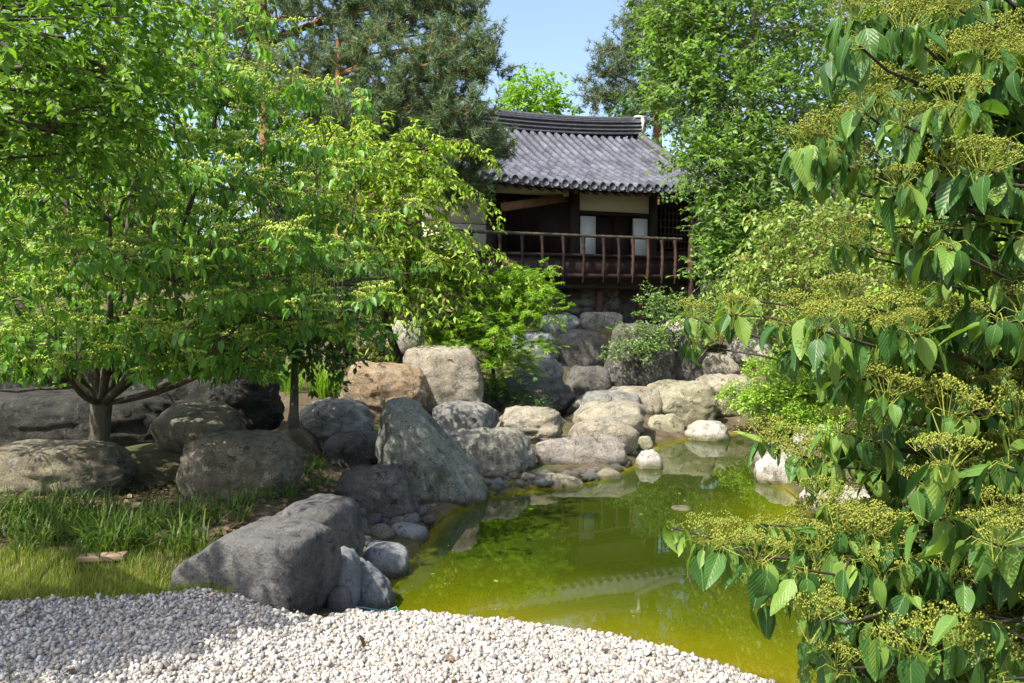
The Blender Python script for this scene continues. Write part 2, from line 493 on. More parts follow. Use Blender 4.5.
def rock(box, Y, mat, label, depth=0.8, p=2.8, seed=1, taper=0.0, shear=0.0, cuts=4, sub=4, rough=0.10, ext=0.15, ctrl=True, name='boulder', group='boulders around the pond', rz=0.0, wedge=0.0):
    ROCKS.append(dict(box=box, Y=Y, mat=mat, label=label, depth=depth, p=p, seed=seed, taper=taper, shear=shear, cuts=cuts, sub=sub, rough=rough, ext=ext, name=name, group=group, rz=rz, wedge=wedge))
    x0, y0, x1, y1 = box
    if ctrl:
        for fx in (0.2, 0.8):
            b = at(x0 + (x1 - x0) * fx, y1, Y)
            CTRL.append((b[0], b[1] + 0.1, b[2] + 0.03))


# near left
rock((178, 518, 340, 612), 4.75, 'slate', 'big dark grey stone slab at the corner of the gravel, nearest the camera', 0.7, 10, 11, 0.02, 0.02, -2, 6, 0.028, ext=0.12, rz=-0.3, wedge=0.42)
rock((256, 495, 362, 580), 5.5, 'slate', 'blue-grey slab behind the nearest dark slab, its top sloping to the water', 0.9, 6.0, 12, 0.06, -0.02, -1, 5, 0.045, ctrl=False, rz=-0.3, wedge=0.30)
rock((314, 548, 362, 608), 5.05, 'blue', 'grey stone wedged between the nearest dark slab and the water', 0.8, 3.0, 43, 0.2, 0, 3, 4, 0.07, ctrl=False)
rock((337, 557, 394, 618), 5.25, 'blue', 'speckled grey rounded rock at the water beside the gravel tip', 0.9, 2.6, 13, 0.35, -0.1, 3, 5, 0.07, ctrl=False)
rock((361, 544, 409, 581), 5.9, 'blue', 'smooth pale blue-grey boulder half out of the water behind the speckled one', 0.9, 2.4, 14, 0.1, 0, 2, 4, 0.04, ctrl=False)
rock((387, 523, 429, 548), 6.75, 'blue', 'smooth oval grey boulder lying at the water beyond the grey cobbles', 0.9, 2.2, 15, 0, 0, 1, 4, 0.03, ctrl=False)
rock((328, 585, 352, 622), 4.85, 'slate', 'small dark stone squeezed between nearest slab and speckled rock', 0.9, 2.6, 16, 0, 0, 3, 3, 0.1, ctrl=False)
rock((336, 464, 421, 520), 7.3, 'dark', 'dark blackish rock with flat top above the grey cobbles', 0.8, 3.4, 17, 0.1, 0.05, 5, 5, 0.08)
# leaning stone and far shore
rock((378, 396, 490, 508), 8.3, 'green', 'tall pointed grey-green boulder with lichen leaning over the water', 0.45, 2.6, 26, 0.78, -0.40, 2, 5, 0.05, ctrl=False)
rock((428, 468, 490, 508), 8.15, 'green', 'flat greenish ledge stone at the foot of the pointed leaning boulder', 0.8, 3.2, 22, 0.2, -0.1, 5, 4, 0.08, ctrl=False)
rock((408, 505, 452, 530), 7.6, 'green', 'low moss-tinted stone in dark water below the pointed leaning boulder', 0.8, 2.6, 23, 0.2, 0, 3, 4, 0.1, ctrl=False)
rock((370, 492, 425, 522), 7.75, 'dark', 'low dark stone between black flat-topped rock and pointed boulder', 0.8, 2.8, 24, 0, 0, 3, 4, 0.1, ctrl=False)
rock((436, 426, 538, 482), 9.35, 'mottled', 'large mottled boulder right of the pointed leaning boulder, above the pebbles', 0.4, 3.0, 25, 0.16, -0.04, 4, 5, 0.07)
rock((430, 402, 500, 436), 10.1, 'grey', 'rough pale grey boulder behind the large mottled boulder', 0.8, 3.2, 26, 0.1, 0, 4, 4, 0.08)
rock((494, 406, 567, 444), 10.5, 'beige', 'sunlit beige boulder with shaded underside behind the mottled boulder', 0.8, 3.0, 27, 0.15, 0, 4, 5, 0.08)
rock((534, 434, 628, 474), 9.75, 'pink', 'smooth pinkish oval boulder lying just above the shore pebbles', 0.4, 1.7, 28, 0.05, 0, 2, 5, 0.04, ctrl=False)
rock((530, 473, 587, 501), 8.8, 'beige', 'flat pale stone at the waterline below the pinkish oval boulder', 0.8, 2.4, 29, 0.3, 0, 3, 4, 0.06, ctrl=False)
rock((584, 469, 624, 491), 9.15, 'beige', 'flat pointed stone at the waterline right of the flat pale one', 0.7, 2.3, 30, 0.4, 0.15, 3, 4, 0.06, ctrl=False)
rock((564, 418, 640, 452), 10.3, 'beige', 'long beige boulder right behind the pinkish oval boulder', 0.7, 2.9, 31, 0.1, 0, 3, 4, 0.07)
rock((572, 401, 646, 432), 11.3, 'beige', 'rounded sunlit beige boulder above the long beige boulder', 0.8, 2.8, 32, 0.15, 0.05, 4, 4, 0.07)
rock((571, 390, 640, 412), 12.3, 'grey', 'low grey-topped boulder under the row of cascade blocks', 0.7, 2.8, 33, 0.1, 0, 3, 4, 0.08)
rock((604, 387, 662, 417), 12.6, 'beige', 'flat-topped warm block with a bright right end, left of the mossy block', 0.8, 6.5, 34, 0.1, 0, 4, 4, 0.06)
rock((644, 380, 714, 422), 12.8, 'mossy', 'yellowish mossy block above the speckled shore rock', 0.8, 6.7, 35, 0.05, -0.05, 4, 5, 0.07)
rock((690, 373, 754, 414), 13.3, 'beige', 'long flat tan block with black stain overhanging the pond inlet', 0.8, 6.7, 36, 0.1, 0, 4, 5, 0.07)
rock((642, 413, 687, 448), 12.0, 'mossy', 'speckled yellowish rock standing at the water under the mossy block', 0.8, 2.8, 37, 0.2, 0, 4, 4, 0.10, ctrl=False)
rock((685, 420, 730, 446), 11.7, 'pale', 'low pale rock lying in the water of the pond inlet', 0.8, 2.3, 38, 0.3, 0, 3, 4, 0.08, ctrl=False)
rock((634, 449, 663, 480), 9.75, 'pale', 'small pale rock at the waterline near the speckled yellowish rock', 0.9, 2.6, 39, 0.25, 0, 3, 4, 0.08, ctrl=False)
rock((638, 436, 653, 452), 10.6, 'mossy', 'fist-size yellowish stone perched behind the small pale waterline rock', 0.9, 2.8, 40, 0.1, 0, 3, 3, 0.08, ctrl=False)
rock((670, 506, 692, 516), 7.75, 'pale', 'tiny pale flat stone breaking the water beside the dogwood tip', 0.9, 2.8, 41, 0.1, 0, 3, 3, 0.08, ctrl=False)
# upper middle
rock((400, 346, 484, 408), 11.0, 'beige', 'tall smooth beige boulder with rounded top standing left of the maple', 0.7, 6.7, 51, 0.22, -0.05, 4, 5, 0.05)
rock((338, 361, 430, 418), 10.5, 'orange', 'rust-brown angular boulder left of the tall smooth beige boulder', 0.7, 6.5, 52, 0.18, -0.02, 5, 5, 0.08)
rock((386, 320, 424, 352), 14.0, 'pale', 'pale upright block half hidden behind the weeping cherry', 0.7, 4.2, 53, 0.1, 0, 4, 4, 0.06)
rock((294, 398, 374, 450), 9.3, 'grey', 'grey boulder with dappled top right of the young thin trunk', 0.8, 3.0, 54, 0.15, 0, 4, 5, 0.08)
rock((323, 429, 392, 472), 8.9, 'dark', 'dark greenish boulder left of the pointed leaning boulder', 0.8, 2.8, 55, 0.15, 0, 3, 4, 0.08)
# left shade
rock((183, 430, 301, 496), 6.9, 'brown', 'tan brown rounded boulder in tree shade left of the young trunk', 0.8, 3.2, 61, 0.1, 0.02, 3, 5, 0.06)
rock((152, 403, 241, 450), 7.9, 'brown', 'domed moss-grey boulder behind the tan brown rounded boulder', 0.8, 2.7, 62, 0.2, 0, 3, 4, 0.07)
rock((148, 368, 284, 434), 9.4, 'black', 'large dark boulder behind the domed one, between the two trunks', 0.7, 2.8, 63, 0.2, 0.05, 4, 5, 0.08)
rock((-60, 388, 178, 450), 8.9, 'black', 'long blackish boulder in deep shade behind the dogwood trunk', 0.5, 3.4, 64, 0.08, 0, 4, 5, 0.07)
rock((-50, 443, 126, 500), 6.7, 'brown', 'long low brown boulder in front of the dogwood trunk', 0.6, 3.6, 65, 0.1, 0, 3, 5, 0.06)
rock((-10, 345, 84, 396), 12.2, 'grey', 'pale grey boulder seen far behind the dogwood trunk on its left', 0.7, 2.8, 66, 0.15, 0, 4, 4, 0.08)
rock((120, 358, 206, 400), 12.0, 'grey', 'pale grey boulder seen far behind the dogwood trunk on its right', 0.7, 2.8, 67, 0.15, 0, 4, 4, 0.08)
# cascade up to the pavilion
rock((552, 329, 607, 370), 15.6, 'dark', 'shade-darkened rounded boulder at the top of the cascade below the pavilion', 0.8, 2.6, 71, 0.1, 0, 3, 4, 0.06)  # dark stone carries the tree's shade in its colour
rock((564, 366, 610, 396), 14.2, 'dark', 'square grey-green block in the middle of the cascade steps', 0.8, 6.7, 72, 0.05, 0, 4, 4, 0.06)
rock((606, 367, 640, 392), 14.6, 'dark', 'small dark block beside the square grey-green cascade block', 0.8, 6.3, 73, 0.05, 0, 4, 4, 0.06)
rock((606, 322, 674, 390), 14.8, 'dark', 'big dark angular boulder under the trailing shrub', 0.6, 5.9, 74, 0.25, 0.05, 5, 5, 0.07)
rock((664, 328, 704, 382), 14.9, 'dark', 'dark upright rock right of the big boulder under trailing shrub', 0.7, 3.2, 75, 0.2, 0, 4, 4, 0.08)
rock((512, 357, 564, 404), 13.3, 'grey', 'grey boulder at the left of the cascade right of the maple', 0.8, 3.0, 76, 0.1, 0.05, 4, 4, 0.08)
rock((480, 376, 577, 424), 12.5, 'dark', 'broad dim grey boulder in the maple shade left of the cascade', 0.7, 2.8, 77, 0.2, 0, 4, 5, 0.08)
rock((508, 332, 560, 362), 15.0, 'blue', 'bluish slab on the upper left step of the cascade', 0.8, 3.4, 78, 0.1, 0, 4, 4, 0.06)
rock((580, 312, 623, 329), 18.0, 'grey', 'long dressed grey stone lying at the foot of the pavilion post', 0.5, 5.0, 79, 0.05, 0, 3, 4, 0.04)
rock((536, 314, 580, 334), 17.4, 'blue', 'low bluish stone left of the dressed stone below the pavilion', 0.8, 3.0, 80, 0.1, 0, 3, 4, 0.08)
rock((692, 352, 738, 378), 14.8, 'beige', 'pale stone above the long flat tan block', 0.8, 2.8, 81, 0.1, 0, 3, 4, 0.08)
rock((728, 338, 772, 366), 15.2, 'pale', 'pale stone on the slope above the bright green ground cover', 0.8, 2.8, 82, 0.1, 0, 3, 4, 0.08)
rock((660, 318, 720, 346), 16.2, 'pale', 'whitish stone glimpsed between the trailing shrub leaves', 0.8, 2.8, 83, 0.1, 0, 3, 4, 0.08)
# right bank
rock((751, 442, 800, 496), 9.9, 'pink', 'smooth pinkish grey boulder at the right shore below the ground cover', 0.8, 2.9, 91, 0.1, 0, 3, 4, 0.05, ctrl=False)
rock((754, 456, 838, 510), 9.0, 'pale', 'bright white sunlit boulder at the right shore left of the dogwood leaves', 0.8, 3.0, 92, 0.25, -0.1, 5, 5, 0.09, ctrl=False)
rock((760, 407, 796, 450), 12.0, 'orange', 'narrow tan upright stone at the back of the pond inlet', 0.7, 3.6, 93, 0.1, 0, 4, 4, 0.06)
rock((796, 424, 862, 460), 10.6, 'pale', 'white stone at the foot of the bright green ground cover', 0.8, 2.8, 94, 0.1, 0, 4, 4, 0.08)
rock((800, 482, 880, 548), 7.7, 'pale', 'white angular rock glimpsed behind the dogwood leaves at mid shore', 0.8, 3.0, 95, 0.2, 0, 5, 4, 0.09, ctrl=False)
rock((850, 524, 930, 590), 6.7, 'pale', 'white broad rock glimpsed behind the dogwood, closest on the right shore', 0.8, 3.0, 96, 0.2, 0, 5, 4, 0.09, ctrl=False)
rock((890, 440, 990, 520), 7.6, 'beige', 'beige rock buried deep behind the dogwood branches', 0.8, 3.0, 97, 0.2, 0, 5, 4, 0.09)
rock((930, 545, 1040, 600), 6.3, 'beige', 'beige shore rock under the lowest right dogwood branches', 0.8, 3.0, 98, 0.2, 0, 5, 4, 0.09, ctrl=False)

# ------------------------------------------------------------------ ground
POND_PX = [(345, 616), (400, 628), (470, 634), (530, 642), (616, 655), (775, 690), (800, 716), (1000, 770), (1300, 720), (1250, 640), (1060, 604), (960, 590),
           (880, 560), (825, 524), (790, 494), (768, 470), (778, 446), (745, 434), (700, 436), (655, 446), (632, 466), (590, 481), (540, 489),
           (480, 498), (452, 512), (432, 528), (415, 556), (388, 580), (360, 606)]
POND = np.array([atz(a, b, WL)[:2] for a, b in POND_PX])


def pond_sd(x, y):
    """signed distance to the pond outline, positive inside"""
    x = np.asarray(x, float).ravel(); y = np.asarray(y, float).ravel()
    P = POND; Q = np.roll(P, -1, 0)
    dmin = np.full(x.shape, 1e9)
    ins = np.zeros(x.shape, bool)
    for (ax, ay), (bx, by) in zip(P, Q):
        ex, ey = bx - ax, by - ay
        t = np.clip(((x - ax) * ex + (y - ay) * ey) / (ex * ex + ey * ey), 0, 1)
        dmin = np.minimum(dmin, np.hypot(x - ax - t * ex, y - ay - t * ey))
        c = ((ay > y) != (by > y)) & (x < (bx - ax) * (y - ay) / (by - ay + 1e-12) + ax)
        ins ^= c
    return np.where(ins, dmin, -dmin)


for px, py, Y in [(100, 600, 4.25), (0, 608, 4.1), (200, 596, 4.3), (100, 575, 4.75), (60, 540, 5.3), (180, 540, 5.3), (0, 500, 6.1), (230, 505, 6.2), (310, 490, 6.9), (100, 455, 7.3),
                  (310, 392, 10.8), (310, 350, 12.6), (370, 350, 13), (300, 420, 9.0), (480, 330, 16), (590, 328, 18.5), (530, 325, 17.5), (660, 330, 17),
                  (850, 400, 11), (800, 390, 12.5), (900, 380, 10), (990, 450, 7.5), (1010, 380, 10), (1010, 540, 6.3), (120, 395, 10.5), (0, 395, 11)]:
    q = at(px, py, Y)
    CTRL.append(tuple(q))
CTRL += [(0, 0, 0), (-4, 0, 0), (4, 0, 0), (0, 3, 0), (-3, 3.2, 0), (-1.5, 3.6, 0.0), (1, 2.8, -0.03), (-6, 4, 0.1), (-9, 8, 0.5), (-9, 14, 1.2), (-8, 22, 2.2),
         (3, 3, -0.1), (5, 5, 0.2), (6, 8, 0.8), (7, 12, 1.4), (9, 18, 2.2), (0, 24, 1.6), (3, 26, 1.8), (10, 28, 2.6), (-14, 34, 2.8), (0, 38, 2.6), (14, 38, 3.2),
         (-40, 60, 3.5), (0, 70, 3.5), (40, 60, 3.5), (-30, 10, 1), (30, 10, 1.5), (-300, 300, 4), (300, 300, 4), (0, 600, 5), (0, -300, 0), (-300, -200, 0), (300, -200, 0)]
CT = np.array(CTRL)


def ground_z(x, y, rough=True):
    shp = np.shape(x)
    x = np.asarray(x, float).ravel(); y = np.asarray(y, float).ravel()
    num = np.zeros(x.shape); den = np.zeros(x.shape)
    for cx, cy, cz in CT:
        d2 = (x - cx) ** 2 + (y - cy) ** 2 + 0.06
        wgt = d2 ** -2.0
        num += wgt * cz; den += wgt
    base = num / den
    sd = pond_sd(x, y)
    # banks: gentle gravel beach close by, steeper elsewhere
    dd = np.maximum(-sd, 0)
    rise = np.where((y < 5.2) & (x < 2.2), dd * 0.55, np.minimum(dd, 0.55) * 0.30 + np.maximum(dd - 0.55, 0) * 1.6)
    up = np.minimum(WL + 0.02 + rise, np.maximum(base, WL + 0.05))
    dn = WL - 0.02 - np.minimum(water_depth(x, y), 0.9)
    z = np.where(sd > 0, dn, up)
    if rough:
        z = z + 0.012 * np.sin(x * 7.1 + 1.3 * np.sin(y * 5.3)) * np.sin(y * 6.3 + x * 2.1)
    return z.reshape(shp)


def water_depth(x, y):
    """shallow off the gravel beach, dropping off quickly at the rocks"""
    sd = pond_sd(x, y)
    x = np.ravel(x); y = np.ravel(y)
    E = np.concatenate([POND[2:9], POND[9:14]])
    d = np.full(x.shape, 1e9)
    for (ax, ay), (bx, by) in zip(E[:-1], E[1:]):
        ex, ey = bx - ax, by - ay
        t = np.clip(((x - ax) * ex + (y - ay) * ey) / (ex * ex + ey * ey), 0, 1)
        d = np.minimum(d, np.hypot(x - ax - t * ex, y - ay - t * ey))
    return np.clip(np.minimum(np.maximum(sd, 0) * 4.0, d * 0.52 + np.maximum(sd, 0) * 0.05), 0, 1)


def hit(px, py, lo=2.5, hi=24.0):
    """where the sight line through px, py meets the ground"""
    ys = np.linspace(lo, hi, 260)
    d = at(px, py, 1.0) - CAM
    P = CAM + d * ys[:, None]
    k = np.argmax(P[:, 2] < ground_z(P[:, 0], P[:, 1]))
    return P[k]


def axis(lo, hi, step, far_lo, far_hi):
    c = np.arange(lo, hi + 1e-6, step)
    a = [lo]; s = step
    while a[-1] > far_lo: s *= 1.25; a.append(a[-1] - s)
    b = [hi]; s = step
    while b[-1] < far_hi: s *= 1.25; b.append(b[-1] + s)
    return np.concatenate([np.array(a[1:])[::-1], c, np.array(b[1:])])


gx = axis(-7, 7, 0.09, -900, 900)
gy = axis(1.5, 19, 0.09, -600, 1500)
X, Y = np.meshgrid(gx, gy)
Z = ground_z(X, Y)
idx = np.arange(X.size).reshape(X.shape)
quads = np.stack([idx[:-1, :-1], idx[:-1, 1:], idx[1:, 1:], idx[1:, :-1]], -1).reshape(-1, 4)
g = mesh_np('ground', np.stack([X, Y, Z], -1).reshape(-1, 3), [quads], ground_material(), None, True)
tag(g, kind='structure')

# water sheet
wx = np.linspace(-2.2, 8, 120); wy = np.linspace(2.6, 14.5, 140)
X, Y = np.meshgrid(wx, wy)
idx = np.arange(X.size).reshape(X.shape)
quads = np.stack([idx[:-1, :-1], idx[:-1, 1:], idx[1:, 1:], idx[1:, :-1]], -1).reshape(-1, 4)
sd = pond_sd(X, Y)
keep = (sd.reshape(X.shape) > -0.5)
kq = keep.ravel()[quads].any(1)
wo = mesh_np('water', np.stack([X, Y, np.full(X.shape, WL)], -1).reshape(-1, 3), [quads[kq]], water_material(), None, True)
da = wo.data.attributes.new('depth', 'FLOAT', 'POINT')
da.data.foreach_set('value', water_depth(X, Y).astype(np.float32))
tag(wo, kind='structure')


# ------------------------------------------------------------------ build the boulders
def ico(sub):
    import bmesh
    bm = bmesh.new()
    bmesh.ops.create_icosphere(bm, subdivisions=sub, radius=1.0)
    V = np.array([v.co[:] for v in bm.verts]); Fc = np.array([[v.index for v in f.verts] for f in bm.faces])
    bm.free()
    return V, Fc


ICO = {k: ico(k) for k in (1, 2, 3, 4, 5, 6)}
_v, _f = ico(1)
ICO[0] = (_v, _f)


def rock_verts(sub, p, seed, taper, shear, cuts, rough, wedge=0.0):
    rng = np.random.default_rng(seed)
    V, Fc = ICO[sub]
    n = V
    p = p + 0.9
    r = (np.abs(n) ** p).sum(1) ** (-1.0 / p)
    P = n * r[:, None]
    for k in range(cuts + 3):
        m = norm(rng.normal(size=3) * np.array([1, 1, 0.8]))
        h = P @ m
        t = h.max() * rng.uniform(0.66, 0.9)
        d = h - t
        P = P - np.where(d > 0, d - 0.10 * np.tanh(d / 0.25), 0)[:, None] * m
    tz = np.clip((P[:, 2] + 1) / 2, 0, 1)
    uc = (0.80 + 0.20 * np.clip(tz / 0.42, 0, 1) ** 0.7)[:, None]
    P[:, :2] = P[:, :2] * uc
    P[:, 0] = P[:, 0] * (1 - taper * tz) + shear * 2 * tz
    P[:, 1] = P[:, 1] * (1 - taper * 0.6 * tz)
    off = Vector(rng.uniform(-50, 50, 3))
    disp = np.empty(len(P))
    big = sub >= 4
    for i, q in enumerate(P):
        v = Vector(q)
        x = noise.fractal(v * 1.4 + off, 0.9, 2.0, 3)
        if big:
            x += 0.75 * noise.fractal(v * 4.0 + off, 0.65, 2.1, 5)
            x += 0.5 * (noise.ridged_multi_fractal(v * 2.2 + off, 0.9, 2.1, 4, 0.9, 2.0) - 0.9) * 0.5
            x -= 3.6 * max(0.0, 0.09 - abs(noise.noise(v * 1.5 + off * 2)))
            x -= 2.4 * max(0.0, 0.07 - abs(noise.noise(v * 3.1 - off)))
        disp[i] = x
    P = P + n * (disp * rough * 1.15)[:, None]
    lo, hi = P.min(0), P.max(0)
    P = (P - (lo + hi) / 2) / ((hi - lo) / 2)
    if wedge:
        P[:, 2] = -1 + (P[:, 2] + 1) * (1 - wedge * np.clip((-0.05 - P[:, 0]) / 0.95, 0, 1))
    return P, Fc


for q in ROCKS:
    x0, y0, x1, y1 = q['box']; Yd = q['Y']
    y1e = y1 + (y1 - y0) * q['ext']
    c = at((x0 + x1) / 2, (y0 + y1e) / 2, Yd)
    hw = (x1 - x0) / 2 / F * Yd
    hh = (y1e - y0) / 2 / F * Yd
    P, Fc = rock_verts(q['sub'], q['p'], q['seed'], q['taper'], q['shear'], q['cuts'], q['rough'], q['wedge'])
    hd = max(hw * q['depth'], hh * 0.8)
    P = P * np.array([hw, hd, hh])
    if q['rz']:
        cs, sn = math.cos(q['rz']), math.sin(q['rz'])
        P = np.stack([P[:, 0] * cs - P[:, 1] * sn, P[:, 0] * sn + P[:, 1] * cs, P[:, 2]], -1)
        P[:, 0] *= hw / np.abs(P[:, 0]).max()
    o = mesh_np(q['name'], P, [Fc], M[q['mat']], None, True)
    o.location = Vector(c)
    tag(o, q['label'], 'boulder', q['group'])


# small stones along the shores, one object each
def cobble_field(spots, mat_names, label, group, name='cobble', seed=5):
    rng = np.random.default_rng(seed)
    protos = []
    for k in range(6):
        P, Fc = rock_verts(3, 2.4, seed * 100 + k, 0.1, 0, 2, 0.06)
        for mn in mat_names:
            me = bpy.data.meshes.new(name)
            me.from_pydata(P.tolist(), [], Fc.tolist())
            me.polygons.foreach_set('use_smooth', np.ones(len(Fc), bool))
            me.materials.append(M[mn])
            protos.append(me)
    for (px, py, Yd, wpx) in spots:
        o = bpy.data.objects.new(name, protos[rng.integers(len(protos))])
        COL.objects.link(o)
        s = wpx / 2 / F * Yd
        q = hit(px, py + wpx * 0.2)
        s = wpx / 2 / F * q[1]
        o.location = Vector(q + np.array([0, 0, s * 0.25]))
        o.scale = (s, s * rng.uniform(0.7, 1.0), s * rng.uniform(0.5, 0.75))
        o.rotation_euler = (rng.normal() * 0.2, rng.normal() * 0.2, rng.uniform(0, 6.28))
        tag(o, label, 'stone', group)


rng = np.random.default_rng(77)
sp = []
for px, py, wd in [(358, 527, 18), (372, 519, 20), (382, 532, 24), (398, 521, 17), (410, 519, 22), (364, 540, 16), (353, 517, 15), (390, 513, 16), (372, 509, 14), (404, 510, 18),
                   (418, 512, 20), (358, 552, 20), (376, 546, 20), (348, 541, 16), (352, 530, 15), (366, 531, 13), (392, 525, 13), (415, 527, 14), (360, 512, 13), (428, 520, 18), (344, 556, 18),
                   (384, 521, 12), (362, 521, 12), (400, 530, 12)]:
    sp.append((px, py, 2.02 * F / (py + 5 - 300), wd))
cobble_field(sp, ['blue', 'grey', 'slate'], 'small smooth blue-grey cobble heaped between blackish flat-topped rock and the water', 'grey cobbles at the left shore', seed=5)
sp = []
for k in range(95):
    t = rng.uniform()
    px = 486 + 138 * t
    top = 470 + 3 * math.sin(t * 5); bot = 504 - 20 * t
    v = rng.uniform() ** 0.8
    py = top + (bot - top) * v
    if 532 < px < 585 and py > 484: py -= 12
    sp.append((px, py, 9.7 - 1.2 * v * (1 - t) - 0.35 * v, rng.uniform(7, 15)))
cobble_field(sp, ['grey', 'mottled', 'beige', 'blue'], 'small pebble heaped on the far shore under the mottled and pinkish boulders', 'pebbles on the far shore', name='pebble', seed=6)
sp = [(624, 462, 10.1, 14), (632, 452, 10.3, 13), (619, 448, 10.4, 12), (628, 441, 10.8, 12), (626, 470, 9.8, 13), (640, 462, 10.0, 11), (616, 456, 10.2, 11)]
cobble_field(sp, ['blue', 'pale'], 'small stone in the gap between pinkish oval boulder and pale waterline rock', 'stones in the shore gap', name='pebble', seed=8)

# ------------------------------------------------------------------ gravel (nobody could count it)
rng = np.random.default_rng(3)
GRAV = np.array([atz(px, py, -0.05)[:2] for px, py in [(-40, 612), (0, 608), (60, 604), (140, 600), (205, 594), (240, 596), (290, 612), (330, 618)]])


def gravel_limit(x):
    """how far away the gravel reaches at x"""
    return np.interp(x, GRAV[:, 0], GRAV[:, 1])


n = 290000
x = rng.uniform(-4.2, 2.6, n); y = rng.uniform(2.3, 5.0, n)
sdp = pond_sd(x, y)
keep = (y < gravel_limit(x) + rng.normal(0, 0.02, n)) | ((x > -0.99) & (y < 5.0))
keep &= (sdp < 0.06 + rng.normal(0, 0.02, n)) & (np.abs(x) < y * 0.70 + 0.3)
keep &= ~((x > -2.0) & (x < -0.99) & (y > 4.6))
x, y = x[keep], y[keep]
z = ground_z(x, y)
tv, tf = ICO[0]
V = []
S = rng.gamma(1.5, 0.0026, len(x)).clip(0, .016) + 0.0026
q = rng.normal(size=(len(x), 3)); A = norm(q); H = rng.normal(size=(len(x), 3))
tv2 = tv * (1 + 0.25 * rng.normal(size=(len(tv), 1)).clip(-1, 1))
lift = rng.uniform(-0.2, 1.3, len(x)) * S
gv, gf = stamp(tv2 * np.array([0.8, 1.15, 0.7]), [tf], np.stack([x, y, z + lift], -1), A, H, S)
# the bed the stones lie on
bx, by = np.meshgrid(np.linspace(-4.4, 2.8, 160), np.linspace(2.0, 5.0, 80))
bz = ground_z(bx, by) + 0.004
bi = np.arange(bx.size).reshape(bx.shape)
bq = np.stack([bi[:-1, :-1], bi[:-1, 1:], bi[1:, 1:], bi[1:, :-1]], -1).reshape(-1, 4)
cen = np.stack([bx, by], -1).reshape(-1, 2)[bq].mean(1)
ok = ((cen[:, 1] < gravel_limit(cen[:, 0]) + 0.0) | ((cen[:, 0] > -0.99))) & (pond_sd(cen[:, 0], cen[:, 1]) < 0.02)
nv = len(gv)
go = mesh_np('gravel', np.concatenate([gv, np.stack([bx, by, bz], -1).reshape(-1, 3)]), [gf[0], bq[ok] + nv], M['gravel'], None, False)
go.data.materials.append(M['gravelbed'])
mi = np.zeros(len(go.data.polygons), np.int32); mi[len(gf[0]):] = 1
go.data.polygons.foreach_set('material_index', mi)
tag(go, 'white pebble gravel spread in front of the pond', 'gravel', kind='stuff')


# ------------------------------------------------------------------ grasses
def blades(root, az, length, width, bend, segs=4):
    n = len(root)
    t = np.linspace(0, 1, segs + 1)
    d = np.stack([np.cos(az), np.sin(az), 0 * az], -1)
    side = np.stack([-np.sin(az), np.cos(az), 0 * az], -1)
    ang = bend[:, None] * t[None] ** 1.3
    dl = length[:, None] / segs
    hx = np.cumsum(np.sin(ang) * dl, 1) - np.sin(ang[:, :1]) * dl
    hz = np.cumsum(np.cos(ang) * dl, 1) - np.cos(ang[:, :1]) * dl
    P = root[:, None] + hx[..., None] * d[:, None] + hz[..., None] * np.array([0, 0, 1.0])
    wd = width[:, None] * (1 - 0.92 * t[None] ** 1.6) * 0.5
    L = P - side[:, None] * wd[..., None]; Rr = P + side[:, None] * wd[..., None]
    V = np.stack([L, Rr], 2).reshape(n, -1, 3)
    k = (segs + 1) * 2
    base = np.arange(segs) * 2
    tf = np.stack([base, base + 1, base + 3, base + 2], -1)
    Fq = (tf[None] + (np.arange(n) * k)[:, None, None]).reshape(-1, 4)
    return V.reshape(-1, 3), Fq


def grass_obj(name, mat, root, az, length, width, bend, segs, label, cat='grass', kind='stuff', group=None):
    V, Fq = blades(root, az, length, width, bend, segs)
    o = mesh_np(name, V, [Fq], mat, None, True)
    tag(o, label, cat, group, kind)
    return o


rng = np.random.default_rng(4)
# mown lawn strip
n = 60000
x = rng.uniform(-4.4, -1.35, n); y = rng.uniform(3.6, 5.5, n)
lim = gravel_limit(x)
keep = (y > lim - 0.03 + rng.normal(0, 0.02, n)) & (y < lim + 0.95)
px_, py_ = px_of(np.stack([x, y, np.zeros_like(x)], -1))
keep &= (px_ < 232) & (px_ > -60)
x, y = x[keep], y[keep]
grass_obj('lawn_grass', M['lawn'], np.stack([x, y, ground_z(x, y)], -1), rng.uniform(0, 6.28, len(x)), 0.015 + rng.gamma(2.5, 0.012, len(x)), rng.uniform(0.002, 0.005, len(x)), rng.uniform(0.2, 1.3, len(x)), 2,
          'short sunlit yellow-green lawn between the gravel and the tall grass')
# long strappy grass: tufts
R0, A0, L0, W0, B0 = [], [], [], [], []
def tuft(px, py, Yd, nb, ln, wd, spread=0.06):
    c = hit(px, py)
    th = rng.uniform(0, 6.28, nb); rr = spread * np.sqrt(rng.uniform(0, 1, nb))
    xx = c[0] + rr * np.cos(th); yy = c[1] + rr * np.sin(th)
    R0.append(np.stack([xx, yy, ground_z(xx, yy) - 0.01], -1)); A0.append(th + rng.normal(0, 0.5, nb))
    L0.append(ln * rng.uniform(0.5, 1.15, nb)); W0.append(wd * rng.uniform(0.7, 1.2, nb)); B0.append(rng.uniform(0.5, 3.1, nb))
for k in range(95):
    px = rng.uniform(-30, 205); py = rng.uniform(512, 560)
    tuft(px, py, 0, int(rng.uniform(10, 24)), rng.uniform(0.20, 0.42), 0.012, 0.09)
for px, py, Yd in [(232, 512, 5.9), (250, 505, 6.1), (270, 500, 6.3), (215, 520, 5.7), (290, 500, 6.5), (312, 490, 6.9), (325, 486, 7.2), (305, 476, 7.3), (318, 470, 7.6), (240, 522, 5.6), (196, 530, 5.5)]:
    tuft(px, py, Yd, 24, 0.30, 0.011)
